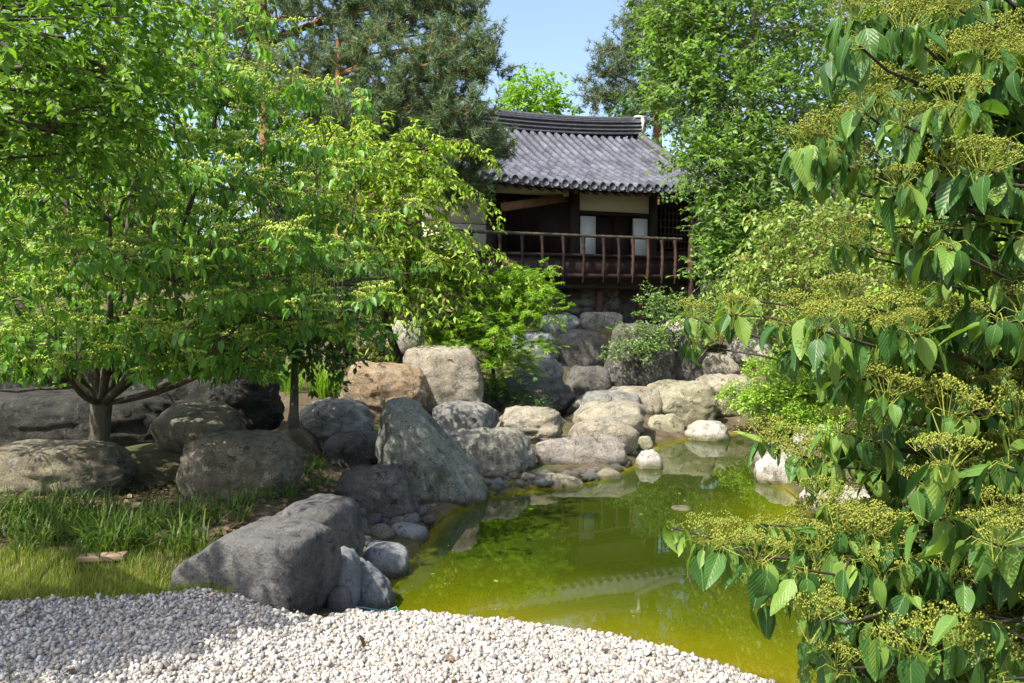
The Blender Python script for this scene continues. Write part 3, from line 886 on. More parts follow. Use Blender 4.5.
grass_obj('tall_grass', M['blade'], np.concatenate(R0), np.concatenate(A0), np.concatenate(L0), np.concatenate(W0), np.concatenate(B0), 5, 'long arching dark green grass between the lawn and the shaded boulders')
# upright green leaves behind the young trunk, and by the tall beige boulder
R0, A0, L0, W0, B0 = [], [], [], [], []
for k in range(26):
    tuft(rng.uniform(255, 350), rng.uniform(388, 397), rng.uniform(11.2, 12.0), 18, rng.uniform(0.35, 0.65), 0.018, 0.10)
B0 = [b * 0.35 for b in B0]
grass_obj('reed_grass', M['mapleleaf'], np.concatenate(R0), np.concatenate(A0), np.concatenate(L0), np.concatenate(W0), np.concatenate(B0), 4, 'upright bright green grass behind the young thin trunk')
R0, A0, L0, W0, B0 = [], [], [], [], []
for px in (434, 438):
    c = at(px, 406, 11.0)
    tuft(px, 406, 11.0, 16, 0.45, 0.016, 0.05)
B0 = [b * 0.25 for b in B0]
o = grass_obj('grass_tuft', M['mulleaf'], np.concatenate(R0), np.concatenate(A0), np.concatenate(L0), np.concatenate(W0), np.concatenate(B0), 4, 'yellow-green grass tuft growing before the tall smooth beige boulder', kind=None)
# a few thin stems growing in the gravel
R0, A0, L0, W0, B0 = [], [], [], [], []
tuft(14, 690, 3.35, 5, 0.26, 0.004, 0.03)
B0 = [b * 0.15 for b in B0]
grass_obj('thin_grass', M['blade'], np.concatenate(R0), np.concatenate(A0), np.concatenate(L0), np.concatenate(W0), np.concatenate(B0), 4, 'thin grass stems sprouting from the gravel at the left edge', kind=None)
# fallen leaves on bare soil
n = 2600
px = np.concatenate([rng.uniform(-20, 330, 1500), rng.uniform(320, 420, 1100)]); py = np.concatenate([rng.uniform(470, 545, 1500), rng.uniform(325, 362, 1100)])
Yd = np.where(py > 400, np.interp(py, [470, 545], [7.2, 5.2]), np.interp(py, [325, 362], [15.5, 12.2]))
P = np.array([at(a, b, c) for a, b, c in zip(px, py, Yd)])
P[:, 2] = ground_z(P[:, 0], P[:, 1]) + 0.01
tv = np.array([[-.25, 0, 0], [.25, 0, 0.05], [.3, .6, .12], [0, 1, 0], [-.3, .6, 0.03]])
V, fs = stamp(tv, [[[0, 1, 2, 3, 4]]], P, norm(rng.normal(size=(n, 3)) * [1, 1, .2]), np.array([0, 0, 1.0]) + rng.normal(size=(n, 3)) * .35, rng.uniform(0.03, 0.07, n))
o = mesh_np('fallen_leaves', V, fs, M['drygrass'])
tag(o, 'dry fallen leaves scattered on the bare soil', 'leaves', kind='stuff')

n = 60
P = np.stack([rng.uniform(-0.9, 3.2, n), rng.uniform(4.8, 11.0, n), np.full(n, WL + 0.004)], -1)
P = P[pond_sd(P[:, 0], P[:, 1]) > 0.08]
V, fs = stamp(tv * [1, 1, .1], [[[0, 1, 2, 3, 4]]], P, norm(rng.normal(size=(len(P), 3)) * [1, 1, .01]), np.array([0, 0, 1.0]) + 0 * P, rng.gamma(3, 0.007, len(P)))
o = mesh_np('floating_leaves', V, fs, M['mulleaf'])
tag(o, 'tiny leaves and flecks floating on the green water', 'leaves', kind='stuff')
n = 150
P = np.stack([rng.uniform(-2.6, 1.2, n), rng.uniform(3.0, 4.4, n), np.zeros(n)], -1)
P = P[pond_sd(P[:, 0], P[:, 1]) < -0.05]; P[:, 2] = ground_z(P[:, 0], P[:, 1]) + 0.018
V, fs = stamp(tv, [[[0, 1, 2, 3, 4]]], P, norm(rng.normal(size=(len(P), 3)) * [1, 1, .3]), np.array([0, 0, 1.0]) + rng.normal(size=P.shape) * .4, rng.gamma(3, 0.006, len(P)))
o = mesh_np('leaf_litter', V, fs, M['drygrass'])
tag(o, 'dry leaf scraps scattered over the white gravel', 'leaves', kind='stuff')

# weathered board in the lawn and the hose
mb = MB()
c = at(103, 570, 4.95); c[2] = ground_z(c[0], c[1]) + 0.035
mb.box(c, [[0.99, 0.1, 0.02], [-0.1, 0.99, 0], [-0.02, 0, 1]], (0.14, 0.05, 0.016))
o = mb.build('wooden_board', M['plank'])
tag(o, 'weathered brown wooden board lying on the lawn before tall grass', 'board')
bv = o.modifiers.new('bevel', 'BEVEL'); bv.width = 0.004; bv.segments = 2
mb = MB()
hp = np.array([at(a, b, c) for a, b, c in [(347, 604, 4.95), (354, 607, 4.96), (364, 608, 4.97), (376, 610, 4.98), (386, 611, 5.0), (396, 607, 5.05), (400, 616, 5.0)]])
mb.tube(hp, 0.006, 6)
o = mb.build('hose', M['hose'], None, True)
tag(o, 'thin teal hose looped round the foot of the speckled grey rock', 'hose')


# ------------------------------------------------------------------ PAVILION
PA = R(24)
U = np.array([math.cos(PA), math.sin(PA), 0.0])      # along the front
BK = np.array([-math.sin(PA), math.cos(PA), 0.0])    # away from the viewer
UP = np.array([0, 0, 1.0])
O0 = np.array([2.1, 19.0, 0.0])
AX = [U, BK, UP]


def L(s, d, z):
    return O0 + U * s + BK * d + UP * z


def s_of(px, d):
    """position along the front that is seen at column px on the plane d"""
    k = (px - 512) / F * 1.0
    a = O0 + BK * d
    return (k * a[1] - a[0]) / (U[0] - k * U[1])


def z_of(py, s, d):
    P = L(s, d, 0)
    return at(px_of(P)[0], py, P[1])[2]


pav = empty('pavilion', L(0, 2, 1.2), 'traditional dark timber pavilion with grey tiled roof on the slope above the pond', 'pavilion')
SL, SR = -4.6, 3.65
EZ, RZ, DR = 4.30, 6.33, 4.0


def roof_z(d, s, base=0.0):
    t = np.clip(d / DR, -0.1, 1)
    e = (s - (SL + SR) / 2) / ((SR - SL) / 2)
    return EZ + (RZ - EZ) * t - 0.17 * np.sin(np.pi * np.clip(t, 0, 1)) + 0.16 * e ** 2 * (1 - 0.5 * t) + base


mb = MB()
# deck of both slopes (0.1 thick) with gutters
ss = np.linspace(SL, SR, 24)
for sgn in (1, -1):
    dd = np.linspace(0, DR, 12)
    S_, D_ = np.meshgrid(ss, dd)
    def PT(zoff):
        zz = roof_z(D_, S_, zoff)
        real = D_ if sgn == 1 else 2 * DR - D_
        return (O0 + S_[..., None] * U + real[..., None] * BK + zz[..., None] * UP).reshape(-1, 3)
    top, bot = PT(0.0), PT(-0.12)
    ii = np.arange(S_.size).reshape(S_.shape)
    fq = np.stack([ii[:-1, :-1], ii[:-1, 1:], ii[1:, 1:], ii[1:, :-1]], -1).reshape(-1, 4)
    nn = len(top)
    edge = np.concatenate([ii[0], ii[1:, -1], ii[-1, ::-1][1:], ii[::-1, 0][1:]])
    ed = np.stack([edge[:-1], edge[1:], edge[1:] + nn, edge[:-1] + nn], -1)
    mb.add(np.concatenate([top, bot]), [fq, fq[:, ::-1] + nn, ed])
deck = mb
mb = MB()
# rows of round tiles, each of overlapping lengths
nrow = 33
for sgn in (1, -1):
    for k in range(nrow):
        s = SL + 0.08 + (SR - SL - 0.16) * k / (nrow - 1)
        ntile = 11
        for j in range(ntile):
            d0 = -0.06 + (DR + 0.0) * j / ntile; d1 = -0.06 + DR * (j + 1.12) / ntile
            a = np.linspace(0, math.pi, 7)
            ring = []
            for d, rr in ((d0, 0.083), (d1, 0.074)):
                zz = float(roof_z(np.array(d), s, 0.012))
                real = d if sgn == 1 else 2 * DR - d
                ring.append(L(s, real, zz) + np.cos(a)[:, None] * rr * U + np.sin(a)[:, None] * rr * 1.25 * UP)
            V = np.concatenate(ring)
            f = np.array([[i, i + 1, 7 + i + 1, 7 + i] for i in range(6)])
            mb.add(V, [f])
            mb.add(ring[0][::-1], [np.arange(7)])
        # round end tile at the eave
        zz = float(roof_z(np.array(-0.06), s, 0.0)); real = -0.075 if sgn == 1 else 2 * DR + 0.075
        a = np.linspace(0, 2 * math.pi, 12, endpoint=False)
        V = L(s, real, zz + 0.015) + np.cos(a)[:, None] * 0.088 * U + np.sin(a)[:, None] * 0.088 * UP
        V2 = V + BK * (0.03 if sgn == 1 else -0.03)
        fs = [[i, (i + 1) % 12, 12 + (i + 1) % 12, 12 + i] for i in range(12)]
        mb.add(np.concatenate([V, V2]), [np.array(fs), np.arange(12)])
        # curved drip tile between rows
        if k < nrow - 1:
            s2 = s + (SR - SL - 0.16) / (nrow - 1) / 2
            a = np.linspace(math.pi, 2 * math.pi, 7)
            V = L(s2, real * 0.8 if sgn == 1 else real, zz + 0.0) + np.cos(a)[:, None] * 0.055 * U + np.sin(a)[:, None] * 0.065 * UP
            V2 = V + BK * (0.02 if sgn == 1 else -0.02)
            mb.add(np.concatenate([V, V2]), [np.arange(7), np.arange(7)[::-1] + 7])
roof = mb.build('roof', M['rooftile'], pav)
deck.build('roof_deck', M['ridge'], roof)  # darker tile puts the shade between the rows into the deck colour
# main ridge, many thin courses curving up at its ends
mb = MB()
sr = np.linspace(SL + 0.0, SR, 22)
er = (sr - (SL + SR) / 2) / ((SR - SL) / 2)
zc = RZ - 0.02 + 0.22 * er ** 2
for k in range(8):
    wdt = [0.17, 0.12, 0.145, 0.115, 0.14, 0.11, 0.135, 0.10][k]
    z0 = 0.056 * k; z1 = z0 + 0.053
    pts = []
    for s, zz in zip(sr, zc):
        c = L(s, DR, 0)
        pts += [c - BK * wdt + UP * (zz + z0), c + BK * wdt + UP * (zz + z0), c + BK * wdt + UP * (zz + z1), c - BK * wdt + UP * (zz + z1)]
    ii = np.arange(len(pts)).reshape(-1, 4)
    f = np.concatenate([np.stack([ii[:-1, a], ii[1:, a], ii[1:, b], ii[:-1, b]], -1) for a, b in ((0, 1), (1, 2), (2, 3), (3, 0))])
    mb.add(np.array(pts), [f, ii[0][None], ii[-1][None]])
cap = np.array([L(s, DR, zz + 0.465) for s, zz in zip(sr, zc)])
mb.tube(cap, 0.085, 8)
mb.build('ridge', M['ridge'], roof)
mb = MB()
mb.box(L(SR + 0.05, DR, zc[-1] + 0.245), AX, (0.045, 0.13, 0.245))
mb.box(L(SR + 0.0, DR, zc[-1] + 0.525), AX, (0.15, 0.11, 0.03))
mb.build('ridge_end', M['plaster'], roof)
for nm, s in (('verge', SR - 0.02), ('verge', SL + 0.02)):
    mb = MB()
    dd = np.linspace(-0.05, DR - 0.1, 12)
    mb.tube(np.array([L(s, d, float(roof_z(np.array(d), s, 0.13))) for d in dd]), 0.13, 8)
    dd = np.linspace(-0.05, DR - 0.1, 12)
    mb.tube(np.array([L(s, 2 * DR - d, float(roof_z(np.array(d), s, 0.13))) for d in dd]), 0.13, 8)
    mb.build(nm, M['ridge'], roof)
# rafters
for k in range(28):
    s = SL + 0.2 + (SR - SL - 0.4) * k / 27
    mb = MB()
    mb.tube(np.array([L(s, 0.08, roof_z(0.08, s, -0.20)), L(s, 1.0, roof_z(1.0, s, -0.21)), L(s, 1.9, roof_z(1.9, s, -0.21))]), 0.055, 7)
    mb.build('rafter', M['railwood'], pav, True)

DW = 1.30                                             # wall plane
ZD = 2.25                                             # floor
ZT = 4.36


def wallbox(name, mat, s0, s1, z0, z1, d=DW, th=0.04, parent=pav):
    mb = MB()
    mb.box(L((s0 + s1) / 2, d, (z0 + z1) / 2), AX, ((s1 - s0) / 2, th, (z1 - z0) / 2))
    return mb.build(name, mat, parent)


def column(s, d, z0, z1, r=0.13, name='column', mat='wood'):
    mb = MB()
    mb.tube(np.array([L(s, d, z0), L(s, d, (z0 + z1) / 2), L(s, d, z1)]), [r, r * 1.02, r * 0.97], 14)
    return mb.build(name, M[mat], pav, True)


sc = [s_of(491, DW), s_of(574, DW), s_of(651, DW), s_of(692, DW)]
for s in sc: column(s, DW, ZD - 0.9, 4.62)
for s in (sc[0], sc[1], sc[2], sc[3]): column(s, 5.6, ZD - 0.9, 4.62)
# lintel beams
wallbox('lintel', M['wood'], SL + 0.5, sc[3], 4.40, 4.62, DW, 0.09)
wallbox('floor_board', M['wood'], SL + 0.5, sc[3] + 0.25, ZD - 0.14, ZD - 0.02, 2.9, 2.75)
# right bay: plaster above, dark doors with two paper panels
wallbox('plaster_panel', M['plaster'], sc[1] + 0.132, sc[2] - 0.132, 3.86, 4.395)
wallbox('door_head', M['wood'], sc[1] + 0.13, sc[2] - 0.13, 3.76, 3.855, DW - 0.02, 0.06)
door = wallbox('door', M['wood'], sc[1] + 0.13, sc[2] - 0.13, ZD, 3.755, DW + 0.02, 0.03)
for a, b in ((579.5, 594.5), (631.5, 646)):
    wallbox('paper_panel', M['paper'], s_of(a, DW), s_of(b, DW), ZD + 0.35, 3.72, DW - 0.025, 0.012, door)
mb = MB()
for px in (578, 596, 613, 630, 647):
    s = s_of(px, DW)
    mb.box(L(s, DW - 0.03, (ZD + 3.75) / 2), AX, (0.025, 0.025, (3.75 - ZD) / 2))
mb.build('door_stile', M['wood'], door)
# left part: plaster at the far left, open bay with dark back wall and slanting beam
wallbox('plaster_panel', M['plaster'], SL + 0.6, sc[0] - 0.132, 3.42, 4.0)
wallbox('plaster_panel', M['plaster'], SL + 0.6, sc[0] - 0.132, ZD, 3.40, DW + 0.01, 0.03)
wallbox('wall_board', M['wood'], SL + 0.6, sc[0] - 0.132, 4.01, 4.395, DW + 0.01, 0.03)
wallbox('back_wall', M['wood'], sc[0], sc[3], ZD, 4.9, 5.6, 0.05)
mb = MB()
mb.box(L(sc[1], 3.4, 3.3), AX, (0.03, 2.0, 1.05))
mb.build('side_wall', M['wood'], pav)
mb = MB()
mb.box(L(SL + 0.55, 3.4, 3.3), AX, (0.03, 2.1, 1.05))
mb.build('side_wall', M['wood'], pav)
mb = MB()
mb.box(L(sc[3], 3.4, 3.3), AX, (0.03, 2.1, 1.05))
mb.build('side_wall', M['wood'], pav)
mb = MB()
p0, p1 = at(503, 207, 18.75), at(571, 197, 20.4)
dv = norm(p1 - p0); sd_ = norm(np.cross(dv, UP)); uu = np.cross(sd_, dv)
mb.box((p0 + p1) / 2, [dv, sd_, uu], (np.linalg.norm(p1 - p0) / 2, 0.07, 0.10))
mb.build('slanting_beam', M['beam'], pav)
wallbox('plaster_panel', M['plaster'], sc[0] + 0.132, sc[1] - 0.132, 4.19, 4.395, DW + 0.05, 0.02)
# right end lattice screen
lat = wallbox('lattice_frame', M['wood'], sc[2] + 0.132, sc[3] - 0.132, ZD, 2.9, DW, 0.03)
mb = MB()
for k in range(9):
    s = sc[2] + 0.15 + (sc[3] - sc[2] - 0.30) * k / 8
    mb.box(L(s, DW, 3.62), AX, (0.014, 0.016, 0.72))
for k in range(8):
    z = 2.98 + 1.3 * k / 7
    mb.box(L((sc[2] + sc[3]) / 2, DW - 0.004, z), AX, ((sc[3] - sc[2]) / 2 - 0.14, 0.016, 0.013))
mb.build('lattice', M['railwood'], lat)
# veranda rail
DV = 0.22
s0, s1 = s_of(484, DV) - 1.2, s_of(679, DV)
zr = lambda s: 3.14
mb = MB()
mb.tube(np.array([L(s0, DV, 3.13), L((s0 + s1) / 2, DV, 3.13), L(s1 + 0.05, DV, 3.13)]), 0.042, 10)
rail = mb.build('handrail', M['bark'], pav, True)
wallbox('rail_panel', M['wood'], s0, s1, 1.98, 2.62, DV + 0.06, 0.03)
wallbox('rail_sill', M['wood'], s0, s1, 2.622, 2.70, DV + 0.05, 0.05)
wallbox('veranda_edge', M['wood'], s0, s1, 1.86, 1.977, DV + 0.10, 0.06)
for px in (470, 499, 521, 541, 562, 582, 602, 617, 631, 646, 660, 673):
    s = s_of(px, DV)
    mb = MB()
    prof = [(2.02, 0.030), (2.2, 0.045), (2.34, 0.050), (2.42, 0.036), (2.5, 0.05), (2.58, 0.036), (2.66, 0.052), (2.74, 0.034), (2.82, 0.046), (2.9, 0.032), (3.0, 0.05), (3.09, 0.055)]
    P = np.array([L(s, DV - 0.03 - 0.05 * math.sin((z - 2.0) * 2.6), z) for z, _ in prof])
    mb.tube(P, np.array([r for _, r in prof]) * 0.95, 8)
    mb.build('baluster', M['railwood' if px > 625 else 'wood'], pav, True)  # left darker, right redder: pine shade and sunlight put into the timber colour
mb = MB()
mb.tube(np.array([L(s_of(690, DV), DV, 1.6), L(s_of(690, DV), DV, 3.9)]), 0.075, 10)
mb.build('end_post', M['railwood'], pav, True)
# under the floor: posts, rubble foundation, dark opening
for px in (599, 640, 520, 680):
    s = s_of(px, 0.5)
    column(s, 0.5, 0.9, 1.99, 0.10, 'floor_post', 'railwood')
mb = MB()
mb.box(L((SL + sc[3]) / 2, 1.05, 1.2), AX, ((sc[3] - SL) / 2, 0.10, 0.9))
fd = mb.build('foundation', M['dark'], pav)
rngp = np.random.default_rng(9)
mb = MB()
for k in range(130):
    s = rngp.uniform(SL + 0.3, sc[3] - 0.1); z = rngp.uniform(0.6, 2.0)
    if s_of(602, 1.5) < s < s_of(622, 1.5) and z > 1.1: continue
    P, Fc = ICO[2]
    P = P * (1 + 0.12 * rngp.normal(size=(len(P), 1)))
    mb.add(L(s, 0.96, z) + P * np.array([rngp.uniform(.13, .24), 0.11, rngp.uniform(.09, .16)]), [Fc])
mb.build('rubble_facing', M['grey'], fd, True)


# ------------------------------------------------------------------ TREES AND SHRUBS
LEAF4 = (np.array([[0, 0, 0], [.28, .45, .06], [0, 1, -.05], [-.28, .45, .06]]), [[[0, 1, 2, 3]]])
LEAFN = (np.array([[0, 0, 0], [.19, .4, .05], [0, 1, -.06], [-.19, .4, .05]]), [[[0, 1, 2, 3]]])
LEAF6 = (np.array([[0, 0, 0], [.22, .25, .05], [.24, .55, .04], [0, 1, -.12], [-.24, .55, .04], [-.22, .25, .05], [0, .4, -.02]]),
         [[[0, 1, 6], [1, 2, 6], [2, 3, 6], [3, 4, 6], [4, 5, 6], [5, 0, 6]]])
def maple_template():
    V = [[0, 0, 0]]; Fc = []
    for a, ln in ((-1.7, .55), (-.85, .85), (0, 1.0), (.85, .85), (1.7, .55)):
        b = len(V)
        d = np.array([math.sin(a), math.cos(a)]); s = np.array([d[1], -d[0]])
        V += [[*(d * ln * .5 + s * .11), .02], [*(d * ln), -.08], [*(d * ln * .5 - s * .11), .02]]
        Fc.append([0, b + 2, b + 1, b])
    return np.array(V), [Fc]
MAPLE = maple_template()
# compound leaf: five to seven leaflets on a stalk
def compound_template():
    V, Fc = [], []
    for (x, y, a, l_) in ((0, .62, 0, .42), (0, .5, .9, .36), (0, .5, -.9, .36), (0, .3, 1.1, .33), (0, .3, -1.1, .33), (0, .1, 1.2, .28), (0, .1, -1.2, .28)):
        d = np.array([math.sin(a), math.cos(a)]); s = np.array([d[1], -d[0]]); o = np.array([x, y]); b = len(V)
        V += [[*o, 0], [*(o + d * l_ * .45 + s * l_ * .2), .03], [*(o + d * l_), -.05], [*(o + d * l_ * .45 - s * l_ * .2), .03]]
        Fc.append([b, b + 1, b + 2, b + 3])
    return np.array(V, float), [Fc]
COMP = compound_template()


def sample_clump(rng, c, r, n, bias=0.45):
    d = norm(rng.normal(size=(n, 3)))
    rad = rng.uniform(0, 1, n) ** bias
    return c + d * rad[:, None] * r, d


def twig_foliage(rng, starts, dirs, length, droop, nleaf, size, template, jitter=0.5, leaf_droop=0.3, flat=0.8, tw_rad=0.004, size_var=0.3, side=0.8):
    """twigs with leaves set along both sides; returns leaf mesh pieces and twig polylines"""
    N = len(starts); K = 5
    ln = length * rng.uniform(0.6, 1.2, N)
    t = np.linspace(0, 1, K)
    d = norm(dirs)
    P = starts[:, None] + d[:, None] * (t[None, :, None] * ln[:, None, None])
    P[..., 2] -= droop * (ln[:, None]) * t[None] ** 2
    P[:, 1:] += rng.normal(size=(N, K - 1, 3)) * (0.05 * length)
    tt = (np.arange(nleaf) + 0.6) / nleaf
    tt = np.clip(tt[None] + rng.normal(0, 0.05, (N, nleaf)), 0.02, 1)
    seg = np.minimum((tt * (K - 1)).astype(int), K - 2); fr = tt * (K - 1) - seg
    I = np.arange(N)[:, None]
    Q = P[I, seg] * (1 - fr[..., None]) + P[I, seg + 1] * fr[..., None]
    T = norm(P[I, seg + 1] - P[I, seg])
    sidev = norm(np.cross(T, np.array([0, 0, 1.0]) + 1e-3))
    sg = np.where((np.arange(nleaf) % 2) == 0, 1.0, -1.0)[None, :, None]
    A = T * 0.6 + sidev * sg * side + rng.normal(size=T.shape) * jitter
    A[..., 2] -= leaf_droop
    H = np.array([0, 0, flat]) + rng.normal(size=T.shape) * (1.05 - flat) * 1.2
    sz = size * rng.uniform(1 - size_var, 1 + size_var, Q.shape[:2])
    V, Fs = stamp(template[0], template[1], Q.reshape(-1, 3), A.reshape(-1, 3), H.reshape(-1, 3), sz.ravel())
    rad = np.linspace(tw_rad, tw_rad * 0.35, K)[None].repeat(N, 0)
    return V, Fs, P, rad


def tree(name, label, cat, base, clumps, top=None, r0=0.15, leafmat='farleaf', bark='bark', template=LEAF4, size=0.1, twig=0.5, nleaf=8, droop=0.3, leaf_droop=0.4,
         jitter=0.5, flat=0.7, seed=1, group=None, up=0.2, bias=0.45, limb_n=None, trunk_curve=0.3, tw_rad=0.006, part='crown', twig_wood=True, size_var=0.3, outward=0.8, sides=8):
    """clumps: (centre, radii, number of twigs)"""
    rng = np.random.default_rng(seed)
    base = np.asarray(base, float)
    root = empty(name, base, label, cat, group)
    if top is None:
        top = np.mean([c for c, _, _ in clumps], 0)
    top = np.asarray(top, float)
    wood = MB()
    mid = (base + top) / 2 + np.array([rng.normal(0, trunk_curve), rng.normal(0, trunk_curve), 0])
    tp = bez(base - UP * 0.1, mid, top, 10)
    rr = np.linspace(r0, r0 * 0.25, 10)
    rr[0] *= 1.35
    wood.tube(tp, rr, sides, True)
    S, D = [], []
    for c, r, n in clumps:
        c = np.asarray(c, float); r = np.asarray(r, float) * np.ones(3)
        k = np.argmin(np.abs(tp[:, 2] - (c[2] - 0.35 * np.linalg.norm((c - top)[:2]))).clip(0.0) + 0.02 * np.arange(10)[::-1])
        k = max(2, min(8, k))
        a = tp[k]
        lp = bez(a, (a + c) / 2 + UP * 0.12 * np.linalg.norm(c - a) + rng.normal(0, 0.08, 3), c + rng.normal(0, 0.15, 3) * r, 7)
        wood.tube(lp, np.linspace(rr[k] * 0.6, rr[k] * 0.15, 7), 6, False)
        s, d = sample_clump(rng, c, r, n, bias)
        S.append(s); D.append(d * outward + rng.normal(size=d.shape) * 0.5 + UP * up)
        m = max(3, n // 12)
        e = s[rng.choice(n, min(m, n), replace=False)]
        st = lp[rng.integers(2, 7, len(e))]
        mid_ = (st + e) / 2 + rng.normal(0, 0.1, e.shape) * r.mean() + UP * 0.05
        tq = np.linspace(0, 1, 5)[None, :, None]
        br = (1 - tq) ** 2 * st[:, None] + 2 * tq * (1 - tq) * mid_[:, None] + tq ** 2 * e[:, None]
        V, Fq = tubes(br, np.linspace(rr[k] * 0.22, tw_rad, 5)[None].repeat(len(e), 0), 4)
        wood.add(V, [Fq])
    S = np.concatenate(S); D = np.concatenate(D)
    V, Fs, P, rad = twig_foliage(rng, S, D, twig, droop, nleaf, size, template, jitter, leaf_droop, flat, tw_rad, size_var)
    if twig_wood:
        V2, F2 = tubes(P, rad, 3)
        wood.add(V2, [F2])
    wood.build('trunk', M[bark], root, True)
    mesh_np(part, V, Fs, M[leafmat], root)
    return root


def pc(px, py, Y, rx, ry, rz, n):
    """clump given where it is seen, with half sizes in metres"""
    return (at(px, py, Y), (rx, ry, rz), n)


# ---------------- pines
NEEDLE = []
rn = np.random.default_rng(21)
tvp, tfp = [], []
for k in range(26):
    a = rn.uniform(0, 2 * math.pi); el = rn.uniform(-0.1, 1.45)
    d = np.array([math.cos(a) * math.cos(el), math.sin(el), math.sin(a) * math.cos(el)])
    s = norm(np.cross(d, rn.normal(size=3))) * 0.045
    b = len(tvp); o = np.array([0, rn.uniform(-0.6, 0.1), 0])
    tvp += [o - s, o + s, o + d]; tfp.append([b, b + 1, b + 2])
TUFT = (np.array(tvp), [tfp])
def pine(name, label, base, top, clumps, mat='needle', seed=1, size=0.13, r0=0.2, nleaf=4, group='pines', twig=0.42):
    return tree(name, label, 'pine tree', base, clumps, top, r0, mat, 'pinebark', TUFT, size, twig, nleaf, -0.15, -0.35, 0.45, 0.3, seed, group, 0.35, 0.5, trunk_curve=0.1, tw_rad=0.012, side=None) if False else \
        tree(name, label, 'pine tree', base, clumps, top, r0, mat, 'pinebark', TUFT, size, twig, nleaf, -0.15, -0.35, 0.45, 0.3, seed, group, 0.35, 0.5, None, 0.1, 0.012)


b = at(266, 330, 15.0); b[2] = ground_z(b[0], b[1])
cl = []
rng = np.random.default_rng(31)
for px, py, Y, rx, rz, n in [(215, 10, 15, 1.0, .45, 70), (300, 20, 14.8, 1.1, .5, 100), (370, 15, 15, 1.0, .45, 90), (430, 20, 15.2, .9, .4, 80), (452, 5, 15.4, .6, .3, 50),
                             (320, 70, 14.6, .9, .4, 80), (215, 70, 15.4, .9, .4, 60), (290, -60, 15, 1.4, .6, 90), (400, -50, 15, 1.2, .6, 80), (455, -40, 15.5, .5, .3, 30), (280, 120, 15.6, .8, .35, 50)]:
    cl.append(pc(px, py, Y, rx, rx * .9, rz, int(n * 1.15)))
pine('pine_tree', 'tall red-barked pine left of the sky gap, its needles over the cherry', b, at(258, -120, 15.0), cl, seed=32, r0=0.2)
b = at(340, 330, 14.0); b[2] = ground_z(b[0], b[1])
cl = []
for px, py, Y, rx, rz, n in [(370, 60, 14, .9, .4, 85), (430, 75, 14, .85, .38, 95), (480, 70, 14.2, .45, .2, 40), (400, 110, 13.8, .95, .4, 100), (455, 125, 13.8, .7, .38, 90), (485, 150, 14, .35, .28, 40),
                             (350, 130, 14, .7, .35, 60), (430, 160, 14, .8, .35, 75), (390, 150, 13.9, .7, .35, 60), (310, 105, 14.2, .7, .35, 60), (455, 185, 14.3, .5, .3, 45), (462, 45, 14.2, .6, .3, 50)]:
    cl.append(pc(px, py, Y, rx, rx * .9, rz, int(n * 1.15)))
pine('pine_tree', 'shorter pine whose needles hang over the left end of the tiled roof', b, at(338, 40, 14.0), cl, seed=33, r0=0.17)
b = at(655, 300, 30); b[2] = ground_z(b[0], b[1])
cl = [pc(px, py, 30, rx, rx, rz, n) for px, py, rx, rz, n in [(668, -20, 1.5, .6, 70), (640, 22, .8, .28, 40), (648, 45, 1.3, .32, 60), (612, 72, .9, .2, 40), (638, 92, 1.3, .32, 60), (600, 98, .6, .14, 24), (668, 10, 1.3, .5, 60), (622, 50, .6, .18, 26), (650, 115, 1.3, .4, 50)]]
pine('pine_tree', 'bluish pine standing behind the tiled roof at the right of the sky gap', b, at(660, -60, 30), cl, 'blueneedle', 34, 0.24, 0.25, 4, twig=0.8)

# ---------------- bright tree behind the roof, left of the sky gap's foot
b = at(540, 290, 32); b[2] = ground_z(b[0], b[1])
tree('leafy_tree', 'small bright green tree peeping over the roof ridge', 'tree', b, [pc(535, 95, 32, 1.0, 1, .7, 120), (at(515, 110, 32), (.9, .9, .7), 90), pc(556, 112, 32, .6, .6, .5, 60), pc(545, 130, 32, 1.2, 1, .8, 70)],
     at(537, 85, 32), 0.12, 'brightleaf', 'bark', LEAF4, 0.20, 0.7, 8, 0.1, 0.3, seed=41, up=0.6, group='trees beyond the pavilion')

# ---------------- light tree right of the pavilion
b = at(760, 290, 17.0); b[2] = ground_z(b[0], b[1])
cl = []
rng = np.random.default_rng(51)
for px, py, Y, r, n in [(700, 40, 17, 1.1, 150), (760, 20, 17, 1.2, 170), (820, 40, 17.5, 1.1, 130), (684, 85, 16.8, .75, 130), (720, 100, 16.6, 1.1, 170), (780, 100, 16.8, 1.1, 160), (716, 160, 16.3, .8, 150),
                        (745, 170, 16.4, 1.0, 160), (800, 165, 17, 1.0, 120), (730, 215, 16.2, .7, 110), (755, 235, 16.6, .9, 110), (690, -20, 17, 1.2, 120), (770, -50, 17, 1.6, 140), (680, 10, 17, .7, 70), (840, 110, 17.5, .8, 80), (668, 45, 17.0, .6, 70), (716, 265, 15.9, .35, 50)]:
    cl.append(pc(px, py, Y, r, r, r * .85, int(n * 1.7)))
tree('leafy_tree', 'tall airy light green tree right of the tiled roof', 'tree', b, cl, at(755, -40, 17), 0.16, 'birchleaf', 'palebark', LEAF4, 0.115, 0.55, 10, 0.15, 0.35, seed=52, up=0.35, group='trees beside the pavilion', bias=0.5)

